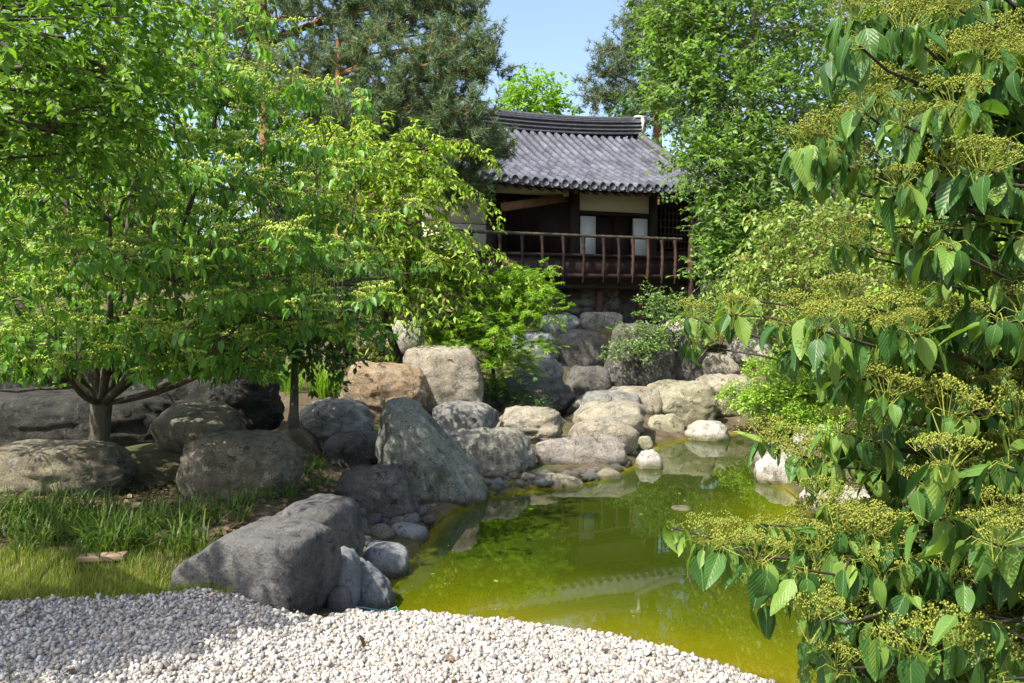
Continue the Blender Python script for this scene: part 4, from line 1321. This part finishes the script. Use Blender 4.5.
# ---------------- far trees filling behind
def far_tree(px, py, Y, rx, rz, label, seed, mat='farleaf', n=520, size=0.24, group='trees beyond the pavilion', part_n=5):
    rng = np.random.default_rng(seed)
    c = at(px, py, Y)
    b = np.array([c[0], Y, 0.0]); b[2] = ground_z(b[0], b[1])
    cl = []
    for k in range(part_n * 2):
        d = rng.normal(size=3) * np.array([.45, .35, .5])
        cl.append((c + d * np.array([rx, rx, rz]), np.array([rx, rx, rz]) * rng.uniform(.35, .55), n // (part_n * 2)))
    tree('leafy_tree', label, 'tree', b, cl, c + UP * rz * .4, 0.2, mat, 'bark', LEAF4, size, 1.0, 8, 0.2, 0.35, seed=seed, up=0.3, group=group, bias=0.55, twig_wood=False)

far_tree(20, 150, 24, 4.5, 5, 'broad green tree far behind the left dogwood at the frame edge', 61, n=700)
far_tree(150, 190, 22, 4, 4, 'green tree far behind the middle of the left dogwood', 62, 'brightleaf', n=640)
far_tree(330, 240, 23, 3.5, 3.0, 'green tree behind the pine trunks, left of the pavilion', 63, n=560)
far_tree(120, -20, 28, 5, 4, 'tall green tree behind the top of the left dogwood', 64, n=600)
far_tree(860, 60, 24, 4.2, 5.2, 'dull green tree behind the airy light tree', 65, 'needle', n=640, size=0.2)
far_tree(960, 150, 21, 4, 5, 'green tree far behind the upper dogwood branches', 66, n=640)
far_tree(760, 180, 26, 4, 4, 'dark green tree filling the gap behind the airy light tree', 67, 'darkleaf', n=600)
far_tree(1050, 60, 26, 5, 6, 'tall green tree behind the right edge of the foreground dogwood', 68, n=560)
far_tree(430, 250, 26, 2.6, 2.4, 'dark tree behind the left end of the pavilion', 69, 'darkleaf', n=420)

# distant wood that closes the view
rng = np.random.default_rng(70)
N = 5200
ang = rng.uniform(-0.95, 0.95, N)
dist = rng.uniform(38, 52, N)
hh = 3.0 + 4.2 * np.abs(np.sin(ang * 9)) + 2 * np.sin(ang * 23)
hh = np.where((ang > -0.03) & (ang < 0.17), hh * 0.55, hh)
S_ = np.stack([np.sin(ang) * dist, np.cos(ang) * dist, 2.5 + rng.uniform(0, 1, N) * hh], -1)
V, Fs, P, rad = twig_foliage(rng, S_, rng.normal(size=(N, 3)), 1.6, 0.1, 7, 0.55, LEAF4, 0.6, 0.3, 0.5)
o = mesh_np('woods', V, Fs, M['farleaf'])
tag(o, 'distant green wood closing the view behind all the trees', 'woods', kind='stuff')

# ---------------- top left tree, its trunk just outside the frame
b = np.array([-5.0, 4.4, 0.0]); b[2] = ground_z(b[0], b[1])
cl = [pc(55, 40, 5.2, .65, .6, .32, 70), pc(115, 75, 5.4, .5, .5, .28, 55), pc(20, 110, 5.0, .6, .6, .35, 80), pc(80, 130, 5.3, .5, .45, .18, 42), pc(120, 0, 5.6, .5, .5, .3, 45), pc(-10, 190, 5.0, .35, .5, .3, 40),
      pc(20, -60, 5.3, .9, .8, .4, 80), pc(110, -70, 5.5, .9, .8, .4, 70), pc(-20, 30, 4.6, .5, .6, .4, 60),
      (np.array([-3.85, 2.3, 3.2]), (.85, .45, .28), 520), (np.array([-5.2, 4, 4.4]), (1.2, 1.2, .7), 110), (np.array([-4.2, 4.4, 3.1]), (.6, .8, .4), 70)]
tree('leafy_tree', 'near tree with feathery leaves hanging into the top left corner', 'tree', b, cl, np.array([-4.6, 4.5, 4.3]), 0.13, 'ashleaf', 'bark', LEAF6, 0.062, 0.38, 16, 0.35, 0.35, 0.4, 0.7, 81, None, 0.1, 0.5, outward=0.7, tw_rad=0.004)

# ---------------- young thin-trunked tree
b = at(293, 418, 8.4)
cl = [pc(290, 300, 8.3, .6, .5, .4, 82), pc(240, 330, 8.2, .5, .5, .28, 60), pc(330, 310, 8.4, .5, .5, .38, 67), pc(350, 270, 8.6, .4, .5, .4, 45), pc(300, 345, 8.1, .55, .4, .16, 45), pc(260, 260, 8.6, .6, .6, .5, 52), pc(330, 350, 8.3, .35, .35, .14, 22)]
tree('young_tree', 'young tree with thin straight trunk right of the left dogwood', 'tree', b, cl, at(290, 290, 8.4), 0.055, 'darkleaf', 'bark', LEAF6, 0.085, 0.32, 8, 0.3, 0.6, 0.5, 0.7, 82, None, 0.05, 0.5, trunk_curve=0.03)

# ---------------- weeping cherry
b = at(405, 372, 12.6); b[2] = ground_z(b[0], b[1])
cl = [pc(385, 150, 11.7, .7, .6, .3, 60), pc(340, 180, 11.5, .6, .6, .45, 75), pc(410, 200, 11.9, .55, .6, .35, 60), pc(370, 225, 11.5, .65, .6, .4, 85), pc(430, 255, 11.9, .5, .5, .35, 70), pc(395, 280, 11.7, .6, .5, .35, 75), pc(355, 275, 11.5, .4, .5, .4, 60),
      pc(450, 285, 12.2, .5, .5, .3, 60), pc(420, 165, 12.0, .5, .4, .2, 35), pc(310, 150, 11.7, .5, .5, .35, 50)]
chr_ = tree('weeping_cherry', 'weeping cherry with arching pale green branches before the pavilion', 'tree', b, cl, at(385, 215, 12.0), 0.075, 'cherryleaf', 'darkbark', LEAFN, 0.105, 0.75, 22, 0.85, 0.55, 0.35, 0.6, 83, None, 0.45, 0.5)
# its long arching sprays
rng = np.random.default_rng(84)
Vs, Fs_, off = [], [], 0
wood = MB()
for pts in ([(400, 190, 11.8), (440, 162, 11.7), (478, 178, 11.7), (500, 222, 11.7)], [(420, 150, 11.9), (450, 128, 11.8), (480, 140, 11.8), (495, 165, 11.8)], [(440, 250, 12.0), (480, 225, 11.9), (520, 262, 11.8), (545, 300, 11.8)],
            [(430, 290, 12.1), (480, 270, 12.0), (525, 290, 11.9), (560, 320, 11.9)], [(380, 160, 11.6), (350, 125, 11.5), (310, 130, 11.4), (290, 165, 11.4)], [(400, 230, 11.6), (440, 205, 11.5), (470, 230, 11.4), (480, 275, 11.4)],
            [(420, 270, 11.8), (455, 285, 11.6), (490, 320, 11.5), (510, 360, 11.5)], [(390, 150, 11.7), (400, 122, 11.7), (430, 120, 11.6), (452, 150, 11.6)]):
    W = np.array([at(*q) for q in pts])
    t = np.linspace(0, 1, 24)
    B3 = np.stack([(1 - t) ** 3, 3 * t * (1 - t) ** 2, 3 * t * t * (1 - t), t ** 3], -1)
    C = B3 @ W
    wood.tube(C, np.linspace(0.012, 0.003, 24), 5)
    st = np.repeat(C[3:], 2, 0) + rng.normal(0, 0.01, (42, 3))
    V, f, P, rad = twig_foliage(rng, st, rng.normal(size=(42, 3)) + np.array([0, 0, -.6]), 0.13, 0.6, 5, 0.085, LEAFN, 0.4, 0.6, 0.6, 0.003)
    Vs.append(V); Fs_.append(f[0] + off); off += len(V)
wood.build('arching_branch', M['darkbark'], chr_, True)
mesh_np('spray_leaves', np.concatenate(Vs), [np.concatenate(Fs_)], M['cherryleaf'], chr_)

# ---------------- maple
b = at(497, 392, 12.2); b[2] = ground_z(b[0], b[1])
cl = []
rng = np.random.default_rng(85)
for px, py, Y, rx, rz, n in [(450, 330, 12, .55, .10, 60), (480, 300, 12.1, .6, .10, 65), (520, 290, 12.2, .6, .09, 60), (535, 310, 12, .5, .08, 45), (500, 325, 11.8, .6, .09, 70), (440, 350, 11.9, .35, .07, 30), (470, 345, 11.7, .5, .08, 50), (520, 345, 11.8, .5, .10, 55),
                             (500, 365, 11.8, .5, .12, 55), (470, 375, 11.9, .3, .12, 30), (525, 272, 12.4, .5, .08, 40), (500, 280, 12.4, .6, .12, 45), (550, 290, 12.3, .25, .05, 15), (440, 320, 12.2, .5, .1, 40)]:
    cl.append(pc(px, py, Y, rx, rx, rz, n))
tree('maple', 'fresh light green maple in layers right of the tall beige boulder', 'tree', b, cl, at(495, 320, 12.2), 0.05, 'mapleleaf', 'darkbark', MAPLE, 0.075, 0.28, 9, 0.2, 0.15, 0.5, 0.92, 86, None, 0.0, 0.5, trunk_curve=0.05, tw_rad=0.003)

# ---------------- shrubs
def shrub(name, label, px, py, Y, clumps, mat, size, twig, nleaf, seed, template=LEAF4, droop=0.2, up=0.4, group='shrubs on the banks', bark='darkbark', r0=0.03, cat='shrub', leaf_droop=0.2):
    b = at(px, py, Y); b[2] = ground_z(b[0], b[1])
    return tree(name, label, cat, b, clumps, None, r0, mat, bark, template, size, twig, nleaf, droop, leaf_droop, 0.5, 0.7, seed, group, up, 0.5, trunk_curve=0.05, tw_rad=0.003)

shrub('trailing_shrub', 'small-leaved shrub trailing over the dark boulder below the pavilion', 660, 345, 14.6,
      [pc(640, 335, 14, .45, .4, .18, 90), pc(665, 310, 14.3, .45, .4, .28, 100), pc(690, 325, 14.2, .4, .4, .25, 80), pc(620, 352, 13.9, .25, .3, .12, 45), pc(650, 350, 13.9, .35, .3, .15, 60), pc(648, 300, 14.5, .2, .2, .25, 30), pc(715, 310, 14.6, .4, .4, .25, 80)],
      'cotoleaf', 0.05, 0.26, 10, 91)
shrub('ground_cover', 'bright green low ground cover spilling to the water at the pond inlet', 800, 400, 11.6,
      [pc(780, 395, 11.4, .4, .4, .22, 270), pc(820, 390, 11.2, .45, .4, .28, 288), pc(755, 405, 11.6, .25, .3, .14, 126), pc(800, 420, 11.0, .3, .3, .14, 162), pc(850, 410, 10.8, .45, .4, .3, 252), pc(735, 395, 12.0, .2, .2, .12, 72), pc(800, 365, 12.2, .5, .4, .25, 198), pc(770, 372, 12.4, .4, .4, .2, 162), pc(835, 440, 10.2, .3, .3, .16, 108)],
      'coverleaf', 0.05, 0.2, 10, 92)
shrub('weeping_shrub', 'yellow-green weeping shrub with dry twigs behind the dogwood', 830, 330, 11.5,
      [pc(790, 225, 11, .5, .5, .25, 110), pc(850, 215, 11, .6, .5, .25, 120), pc(780, 270, 10.8, .55, .5, .4, 150), pc(840, 270, 10.6, .6, .5, .4, 150), pc(900, 240, 11, .6, .5, .35, 120), pc(750, 285, 10.9, .3, .4, .3, 70), pc(800, 320, 10.6, .6, .5, .25, 100), pc(890, 300, 10.4, .6, .5, .4, 110)],
      'mulleaf', 0.085, 0.45, 10, 93, LEAFN, 0.7, 0.3, leaf_droop=0.6, r0=0.05)
shrub('dark_shrub', 'dark green shrub beside the right end of the veranda', 715, 320, 15.8,
      [pc(732, 255, 15.6, .5, .5, .5, 120), pc(755, 250, 15.6, .7, .5, .6, 150), pc(735, 300, 15.3, .6, .5, .4, 130), pc(760, 310, 15, .7, .5, .4, 130)], 'darkleaf', 0.09, 0.35, 9, 94)
shrub('bank_shrub', 'green bush deep behind the middle dogwood branches', 960, 420, 8.8,
      [pc(930, 340, 8.6, .7, .6, .5, 170), pc(1000, 320, 8.6, .8, .6, .6, 170), pc(900, 400, 8.6, .5, .5, .35, 120), pc(980, 420, 8.2, .7, .6, .4, 150), pc(1040, 400, 8.2, .6, .6, .6, 100), pc(950, 250, 9.4, .8, .6, .5, 120), pc(1020, 200, 9.4, .9, .7, .7, 140)], 'coverleaf', 0.085, 0.4, 9, 95)
shrub('low_shrub', 'bright low plant at the foot of the tall smooth beige boulder', 385, 365, 12.6, [pc(386, 366, 12.4, .2, .2, .14, 40), pc(376, 352, 12.8, .2, .2, .12, 30)], 'mulleaf', 0.06, 0.18, 8, 96)
shrub('dark_shrub', 'dark bush beneath the weeping cherry left of the pale block', 330, 330, 12.5, [pc(330, 300, 12.6, .7, .5, .4, 110), pc(300, 330, 12.4, .5, .4, .3, 70), pc(370, 300, 12.6, .6, .4, .4, 90)], 'darkleaf', 0.08, 0.35, 8, 97)
shrub('dark_shrub', 'dim bush behind the long blackish boulder at the left edge', 60, 380, 11.5, [pc(30, 350, 11.4, .9, .5, .4, 150), pc(110, 340, 11.4, .9, .5, .4, 150), pc(200, 340, 11.2, .9, .5, .4, 130), pc(-20, 330, 11.3, .9, .5, .6, 120)], 'ashleaf', 0.09, 0.4, 8, 98)
shrub('low_shrub', 'low dark plant on the soil behind the pointed leaning boulder', 505, 398, 11.8, [pc(505, 395, 11.9, .35, .3, .1, 50), pc(530, 402, 11.7, .3, .2, .08, 30)], 'darkleaf', 0.05, 0.15, 7, 99)


# ---------------- dogwoods: whorls of drooping leaves under flat blossom heads
def dog_leaf(nr, nc, curve, fold):
    V, UVs = [], []
    for i in range(nr + 1):
        t = i / nr
        wd = 0.255 * (math.sin(math.pi * min(1, t ** 0.72)) ** 0.85) * (1 - 0.25 * t) + 0.004
        for j in range(nc + 1):
            u = (j / nc - 0.5) * 2
            y = t * math.cos(curve * t * 0.5); z = -curve * 0.5 * t * t + fold * abs(u) * wd * 1.0 + 0.02 * math.sin(9 * t) * u
            V.append([u * wd, y, z]); UVs.append([u * wd / 0.30, t])
    Fc = [[i * (nc + 1) + j, i * (nc + 1) + j + 1, (i + 1) * (nc + 1) + j + 1, (i + 1) * (nc + 1) + j] for i in range(nr) for j in range(nc)]
    return np.array(V), [Fc], np.array(UVs)


def corymb(n, rng, bud=0.035, groups=17):
    """flat-topped head, radius 1: a dozen or so loose tufts of buds on forking stalks"""
    V, Tr = [], []
    def stalk(o, m, w_):
        d = m - o; sd = np.cross(d, rng.normal(size=3)); sd = sd / (np.linalg.norm(sd) + 1e-9) * w_
        b = len(V); V.extend([o - sd, o + sd, m + sd * .6, m - sd * .6]); Tr.extend([[b, b + 1, b + 2], [b, b + 2, b + 3]])
    asp = rng.uniform(.7, 1.0); sk = rng.uniform(-.15, .15, 2)
    for gi in range(groups):
        r = ((gi + .5) / groups) ** 0.6 * rng.uniform(.85, 1.12); a = gi * 2.4 + rng.normal(0, .35)
        c = np.array([r * math.cos(a), r * math.sin(a) * asp, 0.16 * (1 - r * r) + rng.normal(0, .06)])
        c[2] += c[0] * sk[0] + c[1] * sk[1]
        hub = np.array([c[0] * .35, c[1] * .35, -.45])
        stalk(hub, c - [0, 0, .16], .014)
        rad = rng.uniform(.17, .30); dens = rng.uniform(.5, 1.3)
        for k in range(int(n / groups * dens)):
            d = rng.normal(size=3); d /= np.linalg.norm(d); d[2] = abs(d[2]) * .7 - .12
            p = c + d * rad * rng.uniform(.5, 1.05) ** .5
            if k % 4 == 0: stalk(c - [0, 0, .16], p, .006)
            b = len(V); e = bud * rng.uniform(.55, 1.35)
            V.extend([p + [e, 0, 0], p + [0, e, 0], p - [e, 0, 0], p - [0, e, 0], p + [0, 0, e * 1.2], p - [0, 0, e * 1.2]])
            Tr.extend([[b, b + 1, b + 4], [b + 1, b + 2, b + 4], [b + 2, b + 3, b + 4], [b + 3, b, b + 4], [b + 1, b, b + 5], [b + 2, b + 1, b + 5], [b + 3, b + 2, b + 5], [b, b + 3, b + 5]])
    for k in range(6):
        a = k * 1.05
        stalk(np.array([0, 0, -1.0]), np.array([.35 * math.cos(a), .35 * math.sin(a), -.45]), .018)
    return np.array(V), [Tr]


def dog_clusters(rng, tips, heads, leaf, size, nleaf, flow_r, templates, stalk_r, droop=0.85, flow_lift=0.05, up_frac=0.25):
    """leaves whorled round each tip; heads: mask of tips that flower"""
    N = len(tips)
    I = np.repeat(np.arange(N), nleaf)
    keep = rng.uniform(0, 1, len(I)) < 0.9
    I = I[keep]
    az = rng.uniform(0, 6.283, len(I))
    out = np.stack([np.cos(az), np.sin(az), 0 * az], -1)
    st = tips[I] + rng.normal(0, 0.006, (len(I), 3))
    pl = leaf * rng.uniform(0.3, 0.65, len(I))                    # stalk length
    el = rng.uniform(-0.6, 0.5, len(I))
    knee = st + out * pl[:, None] * 0.75 + UP * (pl * (0.25 + 0.3 * el))[:, None]
    end = knee + out * (pl * 0.25)[:, None] - UP * (pl * 0.25)[:, None]
    dr = droop * rng.uniform(0.55, 1.25, len(I))
    flatl = rng.uniform(0, 1, len(I)) < up_frac
    dr = np.where(flatl, rng.uniform(-0.1, 0.5, len(I)), dr)
    A = out * (1.05 - dr.clip(0, 0.95))[:, None] - UP * dr[:, None] + rng.normal(0, 0.14, (len(I), 3))
    H = out * dr[:, None] + UP * (1.1 - dr)[:, None] + rng.normal(0, 0.22, (len(I), 3))
    sz = size * rng.uniform(0.5, 1.2, len(I))
    small = rng.uniform(0, 1, len(I)) < 0.12
    sz = np.where(small, sz * 0.55, sz)
    wd = rng.uniform(0.8, 1.15, len(I))
    VV, FF, UU, off = [], [], [], 0
    which = rng.integers(0, len(templates), len(I))
    for k, (tv, tf, tuv) in enumerate(templates):
        m = which == k
        if not m.any(): continue
        V, Fs = stamp(tv, tf, end[m], A[m], H[m], sz[m], wd[m])
        VV.append(V); FF.append(Fs[0] + off); UU.append(np.tile(tuv, (m.sum(), 1))); off += len(V)
    stalks = np.stack([st, knee, end, end + norm(A) * 0.006], 1)
    SV, SF = tubes(stalks, np.full((len(I), 4), stalk_r), 3)
    hp = tips[heads] + UP * flow_lift
    return np.concatenate(VV), [np.concatenate(FF)], np.concatenate(UU), SV, SF, hp


def stamp_heads(rng, hp, radius, tmpl):
    VV, FF, off = [], [], 0
    which = rng.integers(0, len(tmpl), len(hp))
    for k, (tv, tf) in enumerate(tmpl):
        m = which == k
        if not m.any(): continue
        az = rng.uniform(0, 6.283, m.sum())
        V, Fs = stamp(tv, tf, hp[m], np.stack([np.cos(az), np.sin(az), rng.normal(0, .12, m.sum())], -1), np.array([0, 0, 1.0]) + rng.normal(0, .16, (m.sum(), 3)), radius * rng.uniform(.65, 1.25, m.sum()))
        VV.append(V); FF.append(Fs[0] + off); off += len(V)
    return np.concatenate(VV), [np.concatenate(FF)]


# left dogwood
rng = np.random.default_rng(101)
b = at(97, 452, 7.45)
dl = empty('dogwood', b, 'broad layered dogwood with a short forked trunk at the left', 'tree')
wood = MB()
fork = at(101, 398, 7.4)
wood.tube(bez(b - UP * .1, (b + fork) / 2 + np.array([.02, 0, 0]), fork, 7), [0.125, .098, .092, .09, .092, .096, .085], 12)
limbs = []
for px, py, Y, r in [(60, 120, 7.4, .05), (150, 60, 7.2, .05), (220, 100, 7.0, .045), (290, 190, 6.9, .042), (330, 280, 6.9, .030), (10, 300, 7.0, .04), (-40, 200, 7.2, .04), (110, 220, 6.1, .042), (200, 250, 6.0, .04), (250, 310, 6.6, .026), (60, 330, 6.4, .034), (170, 150, 8.2, .045), (260, 230, 8.2, .04), (40, 240, 8.2, .04)]:
    e = at(px, py, Y)
    midp = fork * .45 + e * .55 - UP * 0.22 * np.linalg.norm((e - fork)[:2]) + rng.normal(0, .06, 3)
    lp = bez(fork - UP * .05, midp, e, 10)
    wood.tube(lp, np.linspace(r, r * .3, 10), 7, False)
    limbs.append(lp)
limbs_all = np.concatenate([l_[3:] for l_ in limbs])
cen = at(160, 215, 7.0)
rad = np.array([1.66, 1.45, 1.5])
tips = []
levels = np.linspace(-1.0, 1.0, 11)
while len(tips) < 1450:
    d = rng.uniform(-1, 1, 3)
    if not (0.42 < np.linalg.norm(d) < 1): continue
    d[2] = levels[np.argmin(np.abs(levels - d[2]))] + rng.normal(0, 0.055)
    rr_ = np.linalg.norm(d[:2])
    p = cen + d * rad
    p[2] -= 0.22 * rr_ ** 2 * .6
    # left-out bays between the tiers
    if math.sin(3 * math.atan2(d[1], d[0]) + 5.0 * d[2]) < -0.45 and rng.uniform() < .75: continue
    tips.append(p)
for (px, py, Y, n, sx, sz) in [(215, 30, 6.9, 26, .35, .06), (255, 22, 6.9, 14, .2, .04), (330, 100, 6.8, 16, .25, .05), (300, 92, 6.8, 20, .3, .05), (240, 90, 6.8, 30, .35, .06), (320, 160, 6.6, 25, .3, .06), (345, 210, 6.6, 25, .3, .06), (350, 260, 6.6, 26, .3, .06), (290, 295, 6.2, 34, .35, .05), (70, 345, 6.4, 30, .4, .05), (130, 330, 6.2, 30, .4, .05), (200, 340, 6.2, 26, .3, .05), (40, 358, 6.6, 26, .4, .04), (110, 352, 6.3, 26, .4, .05), (170, 358, 6.4, 24, .35, .04), (230, 352, 6.4, 24, .3, .05), (0, 340, 6.5, 24, .4, .06), (30, 372, 6.5, 26, .3, .04), (150, 370, 6.3, 24, .22, .03), (205, 365, 6.4, 30, .3, .04), (250, 368, 6.6, 22, .22, .04), (-10, 366, 6.5, 20, .25, .04), (340, 330, 6.6, 24, .25, .06), (215, 265, 5.6, 44, .3, .06), (280, 235, 5.7, 44, .3, .06), (300, 300, 5.8, 40, .25, .05), (150, 255, 5.5, 40, .3, .06), (250, 180, 5.7, 40, .3, .06)]:
    q = at(px, py, Y) + rng.normal(size=(n, 3)) * np.array([sx, sx, sz]); tips += list(q)
tips = np.array(tips)
# keep the trunk in view
tpx, tpy = px_of(tips)
tips = tips[~((tpy > 380) & (tpx > -60) & (tpx < 240)) & ~((tpy > 362) & (tpx > 72) & (tpx < 125))]
heads = (rng.uniform(0, 1, len(tips)) < 0.6) & (tips[:, 2] > cen[2] - 1.6)
tm = [dog_leaf(4, 2, c, f) for c, f in ((.3, .35), (.6, .25), (.1, .45))]
LV, LF, LU, SV, SF, hp = dog_clusters(rng, tips, heads, 0.10, 0.10, 7, .06, tm, 0.0012, .78, .045, .3)
# boughs leave the limbs, and twigs leave the boughs
ends = tips[rng.choice(len(tips), 170, replace=False)]
dd = ((ends[:, None] - limbs_all[None]) ** 2).sum(-1) + 1.2 * np.maximum(0, limbs_all[None, :, 2] - ends[:, None, 2] + .1) + rng.uniform(0, .25, (170, len(limbs_all)))
near = limbs_all[np.argmin(dd, 1)]
tq = np.linspace(0, 1, 9)[None, :, None]
mm = near * .45 + ends * .55 - UP * .10 + rng.normal(0, .07, ends.shape)
bo = (1 - tq) ** 2 * near[:, None] + 2 * tq * (1 - tq) * mm[:, None] + tq ** 2 * ends[:, None]
bo[:, 1:-1] += rng.normal(0, .012, bo[:, 1:-1].shape)
V2, F2 = tubes(bo, np.linspace(.013, .003, 9)[None].repeat(170, 0), 5)
wood.add(V2, [F2])
bp = bo[:, 3:].reshape(-1, 3)
near = np.empty_like(tips)
for i0 in range(0, len(tips), 400):
    q = tips[i0:i0 + 400]
    near[i0:i0 + 400] = bp[np.argmin(((q[:, None] - bp[None]) ** 2).sum(-1) + rng.uniform(0, .02, (len(q), len(bp))), 1)]
tq = np.linspace(0, 1, 5)[None, :, None]
mm = near * .4 + tips * .6 - UP * .02 + rng.normal(0, .02, tips.shape)
tw = (1 - tq) ** 2 * near[:, None] + 2 * tq * (1 - tq) * mm[:, None] + tq ** 2 * tips[:, None]
V2, F2 = tubes(tw, np.linspace(.0035, .0018, 5)[None].repeat(len(tips), 0), 4)
wood.add(V2, [F2])
wood.build('trunk', M['bark'], dl, True)
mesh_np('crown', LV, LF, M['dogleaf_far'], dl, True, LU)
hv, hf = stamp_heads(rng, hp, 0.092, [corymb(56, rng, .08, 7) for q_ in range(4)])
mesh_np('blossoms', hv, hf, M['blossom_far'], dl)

# foreground dogwood on the right
rng = np.random.default_rng(111)
b = np.array([2.35, 2.75, 0.0]); b[2] = ground_z(b[0], b[1])
dr_ = empty('dogwood', b, 'foreground dogwood with large drooping leaves filling the right side', 'tree')
wood = MB()
T0, T1 = b - UP * .1, np.array([2.2, 2.6, 3.6])
tp = bez(T0, (T0 + T1) / 2 + np.array([.08, .05, 0]), T1, 14)
wood.tube(tp, np.linspace(.07, .018, 14), 10)
tips = []
BR = [(740, 300, 2.8), (700, 345, 3.1), (812, 345, 2.5), (868, 440, 2.2), (845, 20, 2.5), (838, 58, 2.4), (803, 150, 2.35), (862, 95, 2.25), (818, 180, 2.6), (905, 30, 2.1), (955, 105, 2.0), (900, 190, 2.05), (990, 170, 1.85), (960, 10, 2.3), (1010, 60, 2.1),
      (694, 318, 3.0), (735, 315, 2.75), (785, 325, 2.6), (840, 300, 2.4), (885, 320, 2.15), (945, 285, 2.05), (1000, 320, 1.85), (850, 245, 2.7), (940, 230, 2.3),
      (842, 432, 2.25), (800, 455, 2.5), (890, 395, 2.1), (955, 415, 1.95), (1008, 470, 1.75), (830, 375, 2.8), (990, 400, 2.3),
      (672, 528, 2.55), (712, 545, 2.45), (765, 525, 2.4), (820, 548, 2.2), (884, 540, 2.1), (940, 520, 1.95), (995, 545, 1.7), (770, 575, 2.5),
      (815, 640, 2.3), (848, 612, 2.15), (838, 668, 2.0), (915, 650, 1.95), (980, 620, 1.85), (900, 590, 2.4), (1000, 680, 1.8), (950, 690, 2.2)]
for k in range(60):
    py = rng.uniform(-40, 710)
    lim = np.interp(py, [0, 150, 280, 330, 400, 470, 540, 600, 690], [850, 840, 840, 770, 850, 840, 770, 830, 850])
    px = lim + (1060 - lim) * rng.uniform(0.02, 1)
    BR.append((px, py, rng.uniform(1.9, 3.3)))
for k in range(34):
    py = rng.uniform(520, 700)
    BR.append((rng.uniform(np.interp(py, [520, 590, 620, 700], [690, 740, 810, 820]), 930), py, rng.uniform(2.0, 2.8)))
for (px, py, Y) in BR:
    e = at(px, py, Y)
    k = np.argmin(np.abs(tp[:, 2] - (e[2] - 0.12)))
    a = tp[k]
    lp = bez(a, a * .45 + e * .55 + np.array([0, rng.normal(0, .08), -0.10 + rng.normal(0, .04)]), e, 14)
    lp[1:-1] += rng.normal(0, .008, (12, 3))
    wood.tube(lp, np.linspace(.013, .0032, 14), 6, False)
    ln = np.linalg.norm(e - a)
    nside = int(3 + ln * 4.0)
    tips.append(e)
    for j in range(nside):
        t = rng.uniform(.28, .97)
        q = lp[int(t * 13)]
        dv = norm(e - a); sdv = norm(np.cross(dv, UP)) * (1 if j % 2 else -1)
        ex = q + (dv * rng.uniform(.3, .8) + sdv * rng.uniform(.4, 1.0)) * rng.uniform(.07, .24) * min(1.0, 1.3 - .5 * t) + UP * rng.uniform(.0, .07)
        sxp, syp = px_of(ex)
        wood.tube(bez(q, (q + ex) / 2 - UP * .015, ex, 6), np.linspace(.0045, .002, 6), 5, False)
        tips.append(ex)
tips = np.array(tips)
tips = tips[np.linalg.norm(tips - CAM, axis=1) > 1.25]
heads = rng.uniform(0, 1, len(tips)) < 0.5
tm = [dog_leaf(9, 6, c, f) for c, f in ((.25, .3), (.55, .2), (.1, .4), (.8, .25), (1.2, .1), (-.2, .5), (.5, -.15))]
LV, LF, LU, SV, SF, hp = dog_clusters(rng, tips, heads, 0.085, 0.104, 9, .06, tm, 0.0011, .98, .045, .07)
wood.build('trunk', M['darkbark'], dr_, True)
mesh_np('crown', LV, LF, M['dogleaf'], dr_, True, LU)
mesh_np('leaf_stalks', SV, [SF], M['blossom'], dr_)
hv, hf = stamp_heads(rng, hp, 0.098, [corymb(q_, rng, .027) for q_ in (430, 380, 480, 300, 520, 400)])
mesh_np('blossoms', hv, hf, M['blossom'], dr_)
